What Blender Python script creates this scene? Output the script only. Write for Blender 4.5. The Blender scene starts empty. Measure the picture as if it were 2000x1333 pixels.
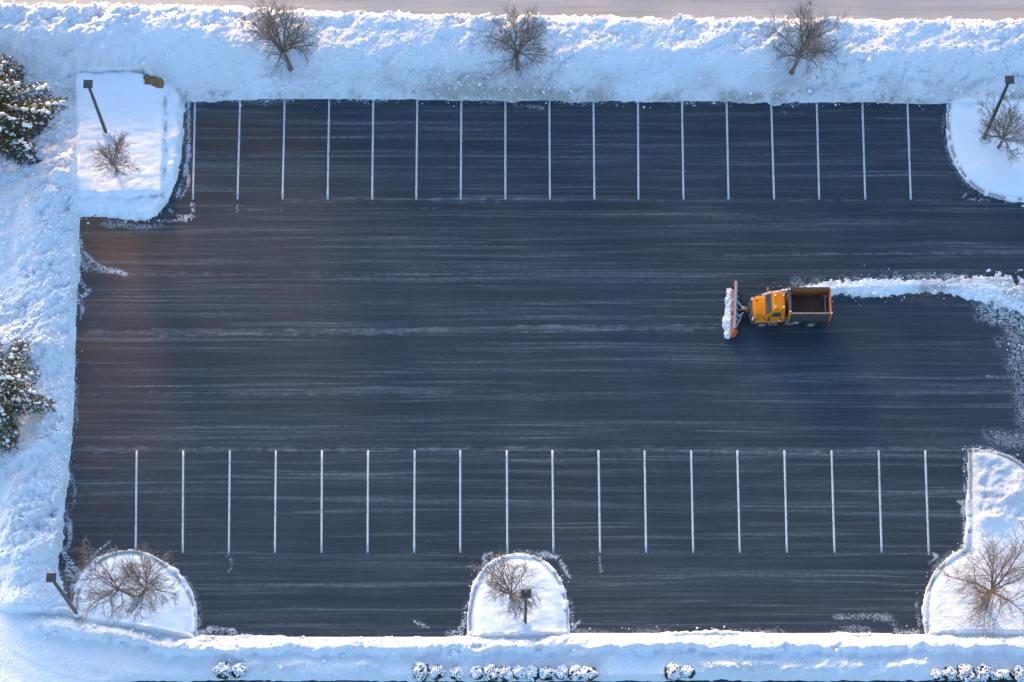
import bpy, bmesh, math, random
import numpy as np
from mathutils import Vector, Matrix

R = math.radians
scene = bpy.context.scene
COL = scene.collection

# ------------------------------------------------------------------ camera
TILT = R(20.0); FPX = 4704.0; DIST = 168.0            # drone, long lens, 20 degrees off straight down
CAM_H = DIST * math.cos(TILT); CAM_Y = -DIST * math.sin(TILT)
cam_d = bpy.data.cameras.new('camera'); cam = bpy.data.objects.new('camera', cam_d); COL.objects.link(cam)
cam_d.sensor_width = 36.0; cam_d.lens = FPX / 2000.0 * 36.0
cam_d.clip_start = 1.0; cam_d.clip_end = 3000.0
cam.location = (0, CAM_Y, CAM_H); cam.rotation_euler = (TILT, 0, 0)
scene.camera = cam

# ------------------------------------------------------------------ sky, sun, exposure
SUN_EL = R(12.5); SUN_AZ = R(-20.0)                   # low sun, from the upper left (north-north-west)
world = bpy.data.worlds.new('World'); scene.world = world; world.use_nodes = True
wn = world.node_tree.nodes; wl = world.node_tree.links
sky = wn.new('ShaderNodeTexSky'); sky.sky_type = 'NISHITA'; sky.sun_disc = False
sky.sun_elevation = SUN_EL; sky.sun_rotation = SUN_AZ
sky.air_density = 1.0; sky.dust_density = 2.3; sky.ozone_density = 3.0
wn['Background'].inputs['Strength'].default_value = 0.15
wl.new(sky.outputs[0], wn['Background'].inputs['Color'])
sun_d = bpy.data.lights.new('sun', 'SUN'); sun = bpy.data.objects.new('sun', sun_d); COL.objects.link(sun)
sun_d.energy = 2.2; sun_d.angle = R(10.0); sun_d.color = (1.0, 0.57, 0.23)
sdir = Vector((math.sin(SUN_AZ) * math.cos(SUN_EL), math.cos(SUN_AZ) * math.cos(SUN_EL), math.sin(SUN_EL)))
sun.rotation_euler = sdir.to_track_quat('Z', 'Y').to_euler(); sun.location = (-40, 60, 60)
scene.view_settings.view_transform = 'Standard'; scene.view_settings.look = 'None'
scene.view_settings.gamma = 1.0; scene.view_settings.use_curve_mapping = False
scene.view_settings.exposure = 1.97

# ------------------------------------------------------------------ helpers
def G(px, py, h=0.0):
    """survey position on the plane z = h of a point measured in the aerial view (2000 x 1333)"""
    x = (px - 1000.0) / FPX; y = (666.5 - py) / FPX
    dy = y * math.cos(TILT) + math.sin(TILT); dz = y * math.sin(TILT) - math.cos(TILT)
    t = (h - CAM_H) / dz
    return (x * t, CAM_Y + dy * t)
def GP(pts): return np.array([G(*p) for p in pts])

def tag(o, label=None, cat=None, group=None, kind=None):
    if label: o['label'] = label
    if cat: o['category'] = cat
    if group: o['group'] = group
    if kind: o['kind'] = kind
    return o
def empty(name, loc, rz=0.0):
    o = bpy.data.objects.new(name, None); COL.objects.link(o)
    o.location = loc; o.rotation_euler = (0, 0, rz); o.empty_display_size = 0.3
    return o
def mesh_np(name, verts, faces, mat, parent=None, smooth=False, attrs=None, loc=None):
    """verts (n,3), faces (m,k) arrays -> one mesh object"""
    verts = np.asarray(verts, dtype=np.float32); faces = np.asarray(faces, dtype=np.int32)
    me = bpy.data.meshes.new(name); n, k = faces.shape
    me.vertices.add(len(verts)); me.vertices.foreach_set('co', verts.ravel())
    me.loops.add(n * k); me.loops.foreach_set('vertex_index', faces.ravel())
    me.polygons.add(n); me.polygons.foreach_set('loop_start', np.arange(0, n * k, k, dtype=np.int32))
    me.polygons.foreach_set('loop_total', np.full(n, k, dtype=np.int32))
    if smooth: me.polygons.foreach_set('use_smooth', np.ones(n, dtype=bool))
    me.update(calc_edges=True)
    if attrs:
        for an, av in attrs.items():
            a = me.attributes.new(an, 'FLOAT', 'POINT'); a.data.foreach_set('value', np.asarray(av, dtype=np.float32))
    me.materials.append(mat)
    o = bpy.data.objects.new(name, me); COL.objects.link(o)
    if parent: o.parent = parent
    if loc is not None: o.location = loc
    return o
def bm_obj(name, bm, mat, parent=None, smooth=False, bevel=0.0, seg=2, loc=None):
    if bevel > 0:
        bmesh.ops.bevel(bm, geom=[e for e in bm.edges if e.is_manifold and e.calc_face_angle(0) > 0.3],
                        offset=bevel, segments=seg, affect='EDGES', profile=0.6, clamp_overlap=True)
    bmesh.ops.recalc_face_normals(bm, faces=bm.faces)
    me = bpy.data.meshes.new(name); bm.to_mesh(me); bm.free()
    if smooth:
        for p in me.polygons: p.use_smooth = True
    me.materials.append(mat)
    o = bpy.data.objects.new(name, me); COL.objects.link(o)
    if parent: o.parent = parent
    if loc is not None: o.location = loc
    return o
def box(bm, x0, x1, y0, y1, z0, z1):
    v = [bm.verts.new(p) for p in ((x0,y0,z0),(x1,y0,z0),(x1,y1,z0),(x0,y1,z0),(x0,y0,z1),(x1,y0,z1),(x1,y1,z1),(x0,y1,z1))]
    for f in ((3,2,1,0),(4,5,6,7),(0,1,5,4),(1,2,6,5),(2,3,7,6),(3,0,4,7)): bm.faces.new([v[i] for i in f])
    return v
def boxed(name, b, mat, parent, bevel=0.01, seg=2):
    bm = bmesh.new(); box(bm, *b); return bm_obj(name, bm, mat, parent, bevel=bevel, seg=seg)
def loft(bm, rings, cap=True):
    R_ = [[bm.verts.new(p) for p in r] for r in rings]; n = len(R_[0])
    for a, b in zip(R_[:-1], R_[1:]):
        for i in range(n): bm.faces.new((a[i], a[(i+1) % n], b[(i+1) % n], b[i]))
    if cap: bm.faces.new(R_[0][::-1]); bm.faces.new(R_[-1])
def cyl(bm, p0, p1, r0, r1=None, n=12):
    r1 = r0 if r1 is None else r1
    p0 = Vector(p0); p1 = Vector(p1); d = (p1 - p0).normalized()
    a = d.orthogonal().normalized(); b = d.cross(a)
    loft(bm, [[p + (a * math.cos(t) + b * math.sin(t)) * r for t in [2*math.pi*i/n for i in range(n)]] for p, r in ((p0, r0), (p1, r1))])
def cyl_obj(name, p0, p1, r, mat, parent, n=12, r1=None, smooth=False):
    bm = bmesh.new(); cyl(bm, p0, p1, r, r1, n); return bm_obj(name, bm, mat, parent, smooth=smooth)

# ---- numpy noise
_rs = np.random.RandomState(11); _T = _rs.rand(8, 256, 256); _J = _rs.rand(256, 256, 2)
def vnoise(x, y, s=0):
    xi = np.floor(x).astype(int); yi = np.floor(y).astype(int); fx = x - xi; fy = y - yi
    fx = fx*fx*fx*(fx*(fx*6-15)+10); fy = fy*fy*fy*(fy*(fy*6-15)+10); T = _T[s % 8]; o = (s // 8) * 37
    def h(a, b): return T[(a + o) & 255, (b + o*3) & 255]
    return (h(xi,yi)*(1-fx)+h(xi+1,yi)*fx)*(1-fy)+(h(xi,yi+1)*(1-fx)+h(xi+1,yi+1)*fx)*fy
def fbm(x, y, s=0, oc=4, g=0.5):
    a = 1.0; t = 0.0; n = 0.0
    for i in range(oc):
        t = t + a * (vnoise(x * 2**i, y * 2**i, s + i) - 0.5); n += a; a *= g
    return t / n * 2
def bumps(x, y, s=0):
    """rounded clods: 1 in the middle of a cell, 0 in the creases"""
    xi = np.floor(x).astype(int); yi = np.floor(y).astype(int); f1 = np.full(x.shape, 9.0)
    for dx in (-1, 0, 1):
        for dy in (-1, 0, 1):
            j = _J[(xi + dx + s*17) & 255, (yi + dy + s*29) & 255]
            f1 = np.minimum(f1, (xi + dx + j[..., 0] - x)**2 + (yi + dy + j[..., 1] - y)**2)
    return 1 - np.clip(f1, 0, 1)
def sstep(a, b, x):
    t = np.clip((x - a) / (b - a), 0, 1); return t*t*(3-2*t)
def seg_dist(X, Y, poly, closed):
    d2 = np.full(X.shape, 1e9); n = len(poly)
    for i in range(n if closed else n - 1):
        ax, ay = poly[i]; bx, by = poly[(i+1) % n]; ex, ey = bx-ax, by-ay
        t = np.clip(((X-ax)*ex + (Y-ay)*ey) / (ex*ex+ey*ey+1e-12), 0, 1)
        d2 = np.minimum(d2, (X-ax-t*ex)**2 + (Y-ay-t*ey)**2)
    return np.sqrt(d2)
def sdf(X, Y, poly):
    """negative inside"""
    ins = np.zeros(X.shape, bool); n = len(poly)
    for i in range(n):
        ax, ay = poly[i]; bx, by = poly[(i+1) % n]
        c = (ay > Y) != (by > Y)
        with np.errstate(divide='ignore', invalid='ignore'):
            xx = (bx-ax)*(Y-ay)/(by-ay+1e-12)+ax
        ins ^= c & (X < xx)
    d = seg_dist(X, Y, poly, True)
    return np.where(ins, -d, d)
def smooth_path(pts, it=2, closed=False):
    p = np.array(pts, float)
    for _ in range(it):
        q = [] if closed else [p[0]]
        for i in range(len(p) if closed else len(p)-1):
            a, b = p[i], p[(i+1) % len(p)]; q += [a*.75+b*.25, a*.25+b*.75]
        if not closed: q.append(p[-1])
        p = np.array(q)
    return p

# ---- materials
def mat(name, col=(.5,.5,.5), rough=.6, metal=0.0, spec=.5):
    m = bpy.data.materials.new(name); m.use_nodes = True; b = m.node_tree.nodes['Principled BSDF']
    b.inputs['Base Color'].default_value = (*col, 1); b.inputs['Roughness'].default_value = rough
    b.inputs['Metallic'].default_value = metal; b.inputs['Specular IOR Level'].default_value = spec
    return m
class NT:
    def __init__(s, m): s.m = m; s.n = m.node_tree.nodes; s.l = m.node_tree.links; s.b = s.n['Principled BSDF']
    def _in(s, sock, v):
        if v is None: return
        if hasattr(v, 'links') or isinstance(v, bpy.types.NodeSocket): s.l.new(v, sock)
        elif isinstance(v, (tuple, list)) and len(v) == 3 and sock.type == 'RGBA': sock.default_value = (*v, 1)
        else: sock.default_value = v
    def coords(s, scale=(1,1,1), rot=(0,0,0)):
        g = s.n.new('ShaderNodeNewGeometry'); mp = s.n.new('ShaderNodeMapping')
        mp.inputs['Scale'].default_value = scale; mp.inputs['Rotation'].default_value = rot
        s.l.new(g.outputs['Position'], mp.inputs['Vector']); return mp.outputs[0]
    def warped(s, scale, amt=.5, wscale=(.09,.22,1)):
        g = s.n.new('ShaderNodeNewGeometry'); w = s.n.new('ShaderNodeMapping'); w.inputs['Scale'].default_value = wscale
        s.l.new(g.outputs['Position'], w.inputs['Vector']); n = s.n.new('ShaderNodeTexNoise'); n.inputs['Scale'].default_value = 1.0; n.inputs['Detail'].default_value = 3.0
        s.l.new(w.outputs[0], n.inputs['Vector']); cx = s.n.new('ShaderNodeCombineXYZ')
        m = s.math('MULTIPLY', s.math('SUBTRACT', n.outputs['Fac'], .5), amt*2); s.l.new(m, cx.inputs[1])
        ad = s.n.new('ShaderNodeVectorMath'); s.l.new(g.outputs['Position'], ad.inputs[0]); s.l.new(cx.outputs[0], ad.inputs[1])
        mp = s.n.new('ShaderNodeMapping'); mp.inputs['Scale'].default_value = scale; s.l.new(ad.outputs[0], mp.inputs['Vector']); return mp.outputs[0]
    def objcoords(s, scale=(1,1,1)):
        g = s.n.new('ShaderNodeTexCoord'); mp = s.n.new('ShaderNodeMapping'); mp.inputs['Scale'].default_value = scale
        s.l.new(g.outputs['Object'], mp.inputs['Vector']); return mp.outputs[0]
    def noise(s, vec, scale=1.0, detail=4.0, rough=.55, dist=0.0):
        t = s.n.new('ShaderNodeTexNoise'); t.inputs['Scale'].default_value = scale; t.inputs['Detail'].default_value = detail
        t.inputs['Roughness'].default_value = rough; t.inputs['Distortion'].default_value = dist
        s.l.new(vec, t.inputs['Vector']); return t.outputs['Fac']
    def voronoi(s, vec, scale=1.0):
        t = s.n.new('ShaderNodeTexVoronoi'); t.inputs['Scale'].default_value = scale
        s.l.new(vec, t.inputs['Vector']); return t.outputs['Distance']
    def ramp(s, fac, a, b, va=0.0, vb=1.0):
        t = s.n.new('ShaderNodeMapRange'); t.interpolation_type = 'SMOOTHSTEP'
        s._in(t.inputs['Value'], fac); t.inputs['From Min'].default_value = a; t.inputs['From Max'].default_value = b
        t.inputs['To Min'].default_value = va; t.inputs['To Max'].default_value = vb; return t.outputs[0]
    def math(s, op, a, b=None, clamp=False):
        t = s.n.new('ShaderNodeMath'); t.operation = op; t.use_clamp = clamp
        s._in(t.inputs[0], a); s._in(t.inputs[1], b); return t.outputs[0]
    def mix(s, fac, a, b):
        t = s.n.new('ShaderNodeMix'); t.data_type = 'RGBA'
        s._in(t.inputs[0], fac); s._in(t.inputs[6], a); s._in(t.inputs[7], b); return t.outputs[2]
    def attr(s, name):
        t = s.n.new('ShaderNodeAttribute'); t.attribute_name = name; return t.outputs['Fac']
    def normz(s):
        g = s.n.new('ShaderNodeNewGeometry'); x = s.n.new('ShaderNodeSeparateXYZ'); s.l.new(g.outputs['Normal'], x.inputs[0]); return x.outputs[2]
    def bump(s, h, strength=.5, dist=.05):
        t = s.n.new('ShaderNodeBump'); t.inputs['Strength'].default_value = strength; t.inputs['Distance'].default_value = dist
        s.l.new(h, t.inputs['Height']); s.l.new(t.outputs[0], s.b.inputs['Normal'])
    def col(s, c): s._in(s.b.inputs['Base Color'], c)
    def rough(s, c): s._in(s.b.inputs['Roughness'], c)

def make_snow(name, dirt_gain=1.0, bump=.6):
    m = mat(name, (.88,.89,.9), .62, spec=.25); t = NT(m); P = t.coords()
    n1 = t.noise(P, 5.0, 6, .65); n2 = t.voronoi(P, 9.0); n3 = t.noise(P, 22.0, 4, .6)
    d = t.attr('dirt'); dn = t.noise(P, 1.3, 6, .7)
    dm = t.math('MULTIPLY', t.math('ADD', d, t.math('MULTIPLY', t.math('SUBTRACT', dn, .5), t.math('MULTIPLY', d, 2.2))), dirt_gain, True)
    fine = t.ramp(t.noise(P, 16.0, 3, .7), .38, .68)
    dm = t.math('MULTIPLY', dm, t.math('ADD', .45, t.math('MULTIPLY', fine, .75)), True)
    c = t.mix(dm, (.88,.885,.90), (.36,.31,.25))
    speck = t.math('MULTIPLY', t.ramp(t.noise(P, 5.0, 3, .6), .68, .74), t.math('ADD', .22, t.math('MULTIPLY', d, 1.6)), True)
    c = t.mix(speck, c, (.10,.08,.06)); t.col(c)
    h = t.math('ADD', t.math('MULTIPLY', n1, .9), t.math('ADD', t.math('MULTIPLY', n2, -.25), t.math('MULTIPLY', n3, .22)))
    t.bump(h, bump, .2); return m
M = {}
M['snow'] = make_snow('plowed_snow', bump=.8)
M['snow_soft'] = make_snow('settled_snow', bump=.22)
M['snow_plain'] = mat('snow_pads', (.88,.885,.90), .65, spec=.2)
t = NT(M['snow_plain']); t.bump(t.noise(t.coords(), 14.0, 4, .6), .5, .06)

def make_asphalt():
    m = mat('asphalt', (.05,.055,.062), .62, spec=.35); t = NT(m); mul = lambda x, y: t.math('MULTIPLY', x, y); add = lambda x, y: t.math('ADD', x, y)
    s0 = t.noise(t.warped((.012, .55, 1), .25), 1.0, 5, .65, .5); s1 = t.noise(t.warped((.03, 1.6, 1), .2), 1.0, 7, .7, .6)
    s2 = t.noise(t.warped((.05, 4.5, 1), .2), 1.0, 7, .75, .7)
    g = t.noise(t.coords(), 6.0, 7, .92); g2 = t.noise(t.coords((1,1.5,1)), 1.4, 7, .78, .5); big = t.noise(t.coords((1,1,1)), .16, 5, .65, .3)
    c = t.mix(t.ramp(s0, .35, .65), (.012,.023,.033), (.021,.034,.046))
    c = t.mix(mul(t.ramp(s1, .45, .64), .9), c, (.033,.052,.067))
    c = t.mix(mul(t.ramp(s2, .53, .34), .8), c, (.009,.018,.027))
    c = t.mix(mul(t.ramp(g2, .5, .75), .55), c, (.014,.025,.036))
    c = t.mix(mul(t.ramp(big, .40, .66), .5), c, (.028,.042,.054))
    c = t.mix(mul(t.ramp(g, .52, .72), .6), c, (.072,.088,.103))
    c = t.mix(mul(t.ramp(g, .46, .30), .7), c, (.010,.015,.02))
    # sand dragged off the bank, plus warm sunlight painted in as brown
    grit_sunglow = t.attr('grit_sunglow'); gm = mul(grit_sunglow, t.ramp(add(s2, mul(g2, .6)), .30, .85))
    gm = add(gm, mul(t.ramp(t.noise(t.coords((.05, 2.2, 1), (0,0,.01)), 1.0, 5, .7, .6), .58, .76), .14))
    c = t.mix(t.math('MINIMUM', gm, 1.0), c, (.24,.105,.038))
    # packed-snow film left by the blade: long faint streaks, plus what the edges drag out
    s4 = t.noise(t.warped((.08, 10.0, 1), .2), 1.0, 6, .8, .6); film = add(mul(mul(t.ramp(s2, .46, .70), t.ramp(s1, .44, .60)), .30), mul(mul(t.ramp(s4, .50, .72), t.ramp(s0, .40, .58)), .16))
    thin = mul(t.ramp(t.noise(t.warped((.05, 8.0, 1), .2), 1.0, 6, .78, .9), .60, .76), t.ramp(t.noise(t.coords((.12, .7, 1)), 1.0, 3), .42, .66))
    film = add(film, mul(thin, .34))
    film = mul(film, t.ramp(t.noise(t.coords(), 2.6, 7, .88), .30, .68))
    res = t.attr('residue'); strk = t.noise(t.coords((.10, 7.0, 1)), 1.0, 6, .72, .9); spot = t.noise(t.coords((.5,2,1)), 2.5, 6, .8, .6)
    mixn = add(mul(strk, .72), mul(spot, .28))
    rm = mul(t.ramp(add(mixn, mul(res, .26)), .62, .92), t.ramp(res, .0, .5))
    clump = t.attr('clump')
    f1 = t.noise(t.coords((1,1,1),(0,0,.4)), 1.9, 7, .72, 1.6); f2 = t.noise(t.coords((1,1,1)), 7.0, 6, .8, 1.0)
    fil = t.ramp(t.math('ABSOLUTE', t.math('SUBTRACT', f1, .5)), .11, .0)
    cm = t.ramp(add(add(mul(fil, .42), mul(f2, .62)), mul(clump, .34)), .72, 1.0)
    cm = mul(cm, t.ramp(clump, .02, .35))
    flecks = mul(t.ramp(t.noise(t.coords(), 8.0, 2, .5), .75, .80), .45)
    a = t.math('MAXIMUM', t.math('MAXIMUM', film, mul(mul(rm, t.ramp(t.noise(t.coords(), 2.2, 7, .88), .28, .62)), .42)), t.math('MAXIMUM', mul(cm, .85), flecks))
    c = t.mix(a, c, (.66,.68,.71)); t.col(c)
    t.rough(t.ramp(s1, .3, .7, .5, .75))
    t.bump(add(mul(g, .5), mul(a, 1.2)), .4, .03)
    return m
M['asphalt'] = make_asphalt()
def make_street():
    m = mat('packed_street', (.3,.3,.3), .7, spec=.3); t = NT(m)
    s1 = t.noise(t.coords((.05, 1.0, 1)), 1.0, 5, .6, .4); s2 = t.noise(t.coords((.12, 5.0, 1)), 1.0, 5, .65, .3)
    c = t.mix(t.ramp(s1, .3, .7), (.33,.335,.35), (.43,.44,.46)); c = t.mix(t.math('MULTIPLY', t.ramp(s2, .5, .75), .6), c, (.23,.225,.225))
    t.col(c); t.bump(s2, .3, .03); return m
M['street'] = make_street()
def make_paint():
    m = mat('line_paint', (.72,.73,.74), .6, spec=.3); t = NT(m)
    n = t.noise(t.coords((1, .6, 1)), 4.0, 8, .85); w = t.ramp(n, .48, .66)
    t.col(t.mix(t.math('MULTIPLY', w, .75), (.58,.57,.58), (.09,.10,.11))); return m
M['paint'] = make_paint()
def make_bark(name, a, b, snow=.5):
    m = mat(name, a, .85, spec=.2); t = NT(m); P = t.objcoords((3,3,.8))
    c = t.mix(t.ramp(t.noise(P, 6.0, 5, .7), .3, .7), a, b)
    s = t.math('MULTIPLY', t.ramp(t.normz(), .80, .95), t.ramp(t.noise(t.objcoords(), 3.0, 3, .6), .50, .60))
    c = t.mix(t.math('MULTIPLY', s, snow), c, (.85,.86,.88)); t.col(c); return m
M['bark'] = make_bark('bark', (.14,.095,.07), (.24,.17,.125), .7)
M['twig'] = make_bark('twig_bark', (.19,.152,.125), (.31,.255,.215), .35)
M['dry_leaf'] = mat('dry_leaf', (.28,.13,.04), .8)
def make_needle():
    m = mat('needles', (.05,.07,.03), .7, spec=.3); t = NT(m)
    t.col(t.mix(t.noise(t.objcoords(), 3.0, 4, .6), (.035,.048,.018), (.17,.13,.045))); return m
M['needle'] = make_needle()
M['shrub_leaf'] = mat('evergreen_leaf', (.035,.045,.02), .6)
def noisy(name, a, b, scale=4.0, rough=.6, metal=0.0, lo=.35, hi=.65, spec=.5, detail=5):
    m = mat(name, a, rough, metal, spec); t = NT(m)
    t.col(t.mix(t.ramp(t.noise(t.objcoords(), scale, detail, .7), lo, hi), a, b)); return m
M['concrete'] = noisy('kerb_concrete', (.30,.28,.26), (.46,.44,.41), 3.0, .85)
M['concrete_pale'] = noisy('base_concrete', (.36,.35,.34), (.5,.49,.48), 5.0, .85)
M['mulch'] = noisy('mulch', (.20,.11,.035), (.36,.20,.07), 6.0, .95)
M['pole'] = noisy('bronze_pole', (.035,.032,.03), (.06,.052,.046), 3.0, .45, .3)
M['head'] = noisy('lamp_housing', (.03,.035,.042), (.05,.055,.062), 3.0, .45, .2)
M['lens'] = mat('lamp_lens', (.5,.52,.54), .25)
M['orange'] = noisy('truck_orange', (.72,.225,.004), (.62,.18,.004), 2.5, .38, spec=.12, lo=.4, hi=.8)
t = NT(M['orange']); P = t.objcoords(); z = t.n.new('ShaderNodeSeparateXYZ'); t.l.new(P, z.inputs[0])
low = t.ramp(z.outputs[2], 1.7, .7); gr = t.math('MULTIPLY', t.ramp(t.noise(P, 5.0, 7, .8), .42, .70), t.math('ADD', .05, t.math('MULTIPLY', low, .5)), True)
t.col(t.mix(gr, t.mix(t.ramp(t.noise(P, 2.5, 4, .6), .4, .8), (.72,.225,.004), (.60,.17,.004)), (.33,.27,.22))); t.rough(t.math('ADD', .32, t.math('MULTIPLY', gr, .5)))
M['orange_worn'] = noisy('worn_orange', (.62,.17,.02), (.24,.11,.06), 4.0, .6, lo=.48, hi=.7)
M['blade_orange'] = noisy('blade_orange', (.66,.15,.02), (.34,.13,.07), 3.0, .5, lo=.5, hi=.75)
M['steel'] = noisy('scuffed_steel', (.045,.052,.058), (.17,.09,.045), 3.0, .6, .0, .50, .68)
M['steel_pale'] = noisy('pale_steel', (.52,.53,.54), (.34,.28,.22), 5.0, .5, .2, .5, .7)
M['rail'] = noisy('scraped_rail', (.30,.28,.26), (.36,.14,.04), 4.0, .55, .1, .42, .58)
M['bed_floor'] = noisy('rusty_bed_floor', (.055,.036,.028), (.11,.06,.038), 2.5, .75)
M['bed_wall'] = noisy('rusty_bed_wall', (.50,.19,.035), (.24,.10,.04), 3.5, .7)
M['dark'] = noisy('dark_frame', (.018,.018,.019), (.035,.034,.033), 5.0, .7)
M['rubber'] = noisy('tyre_rubber', (.018,.018,.018), (.04,.04,.04), 8.0, .85)
M['rim'] = noisy('wheel_rim', (.42,.43,.44), (.22,.2,.18), 6.0, .45, .4)
M['glass'] = mat('cab_glass', (.03,.07,.08), .08, spec=1.0)
M['lamp_white'] = mat('marker_lamp', (.75,.73,.68), .3)
M['chrome'] = mat('tank_metal', (.42,.43,.45), .35, .7)
M['amber'] = mat('amber_lamp', (.75,.25,.02), .3)
M['glove'] = mat('seat_cloth', (.06,.055,.05), .9)

# ------------------------------------------------------------------ plan of the place (edges as surveyed from the air)
UR_ARC = [(1849,203),(1846,240),(1850,280),(1862,318),(1882,352),(1915,380),(1960,393),(2010,397),(2230,399)]
LR_TOP = [(2230,1010),(2060,960),(2020,925),(1990,898),(1950,881),(1915,876),(1889,877)]
LR_SIDE = [(1889,877),(1889,950),(1888,1030),(1884,1072)]
LR_ARC = [(1884,1072),(1855,1085),(1825,1112),(1806,1152),(1800,1195),(1806,1238)]
MB_ARC = [(1113,1236),(1113,1195),(1104,1150),(1085,1112),(1060,1090),(1025,1080),(990,1081),(955,1097),(932,1125),(917,1165),(911,1205),(913,1243)]
LB_ARC = [(386,1240),(386,1190),(372,1150),(347,1118),(310,1089),(275,1074),(240,1073),(205,1083),(175,1105),(152,1140),(144,1175),(146,1196)]
WEST = [(139,1192),(119,1140),(113,1100),(120,1050),(135,920),(146,800),(149,650),(153,500),(158,424)]
UL_EDGE = [(158,424),(200,425),(260,431),(300,428),(322,402),(340,370),(352,320),(357,250),(357,196)]
NORTH = [(357,196),(700,195),(1100,197),(1500,199),(1849,203)]
def sm(p, it=2): return smooth_path(GP(p), it)
ur = sm(UR_ARC); lrt = sm(LR_TOP); lrs = GP(LR_SIDE); lra = sm(LR_ARC); mb = sm(MB_ARC); lb = sm(LB_ARC); ule = sm(UL_EDGE, 1)
LOT = np.vstack([GP(NORTH), ur, GP([(2230,500),(2230,900)]), lrt, lrs, lra, GP([(1700,1237),(1400,1236)]), mb, GP([(700,1243),(500,1242)]), lb, sm(WEST, 1), ule])
ISL_UL = np.vstack([ule, GP([(326,166),(285,147),(165,147),(150,152),(149,385)])])
ISL_UR = np.vstack([ur, GP([(2230,204)])])
ISL_LR = np.vstack([lrt, lrs, lra, GP([(1850,1238),(2000,1238),(2230,1238)])])
ISL_MB = np.vstack([mb, GP([(1000,1243)])])
ISL_LB = np.vstack([lb, GP([(160,1212),(280,1227),(375,1244)])])
STREET = GP([(-300,14),(0,14),(250,13),(450,15),(650,22),(800,28),(1000,31),(1400,36),(1700,38),(2400,40)])
SROAD = GP([(-300,1345),(150,1342),(260,1331),(500,1329),(900,1331),(1300,1330),(1700,1330),(2400,1330)])
DRIVE = GP([(-150,880),(8,930),(-5,1080),(0,1180),(40,1262),(120,1305),(230,1325),(400,1350)])     # smooth driven snow in the lower left corner
TREE_HOLLOWS = [G(568,134), G(1010,134), G(1546,141)]

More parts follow.
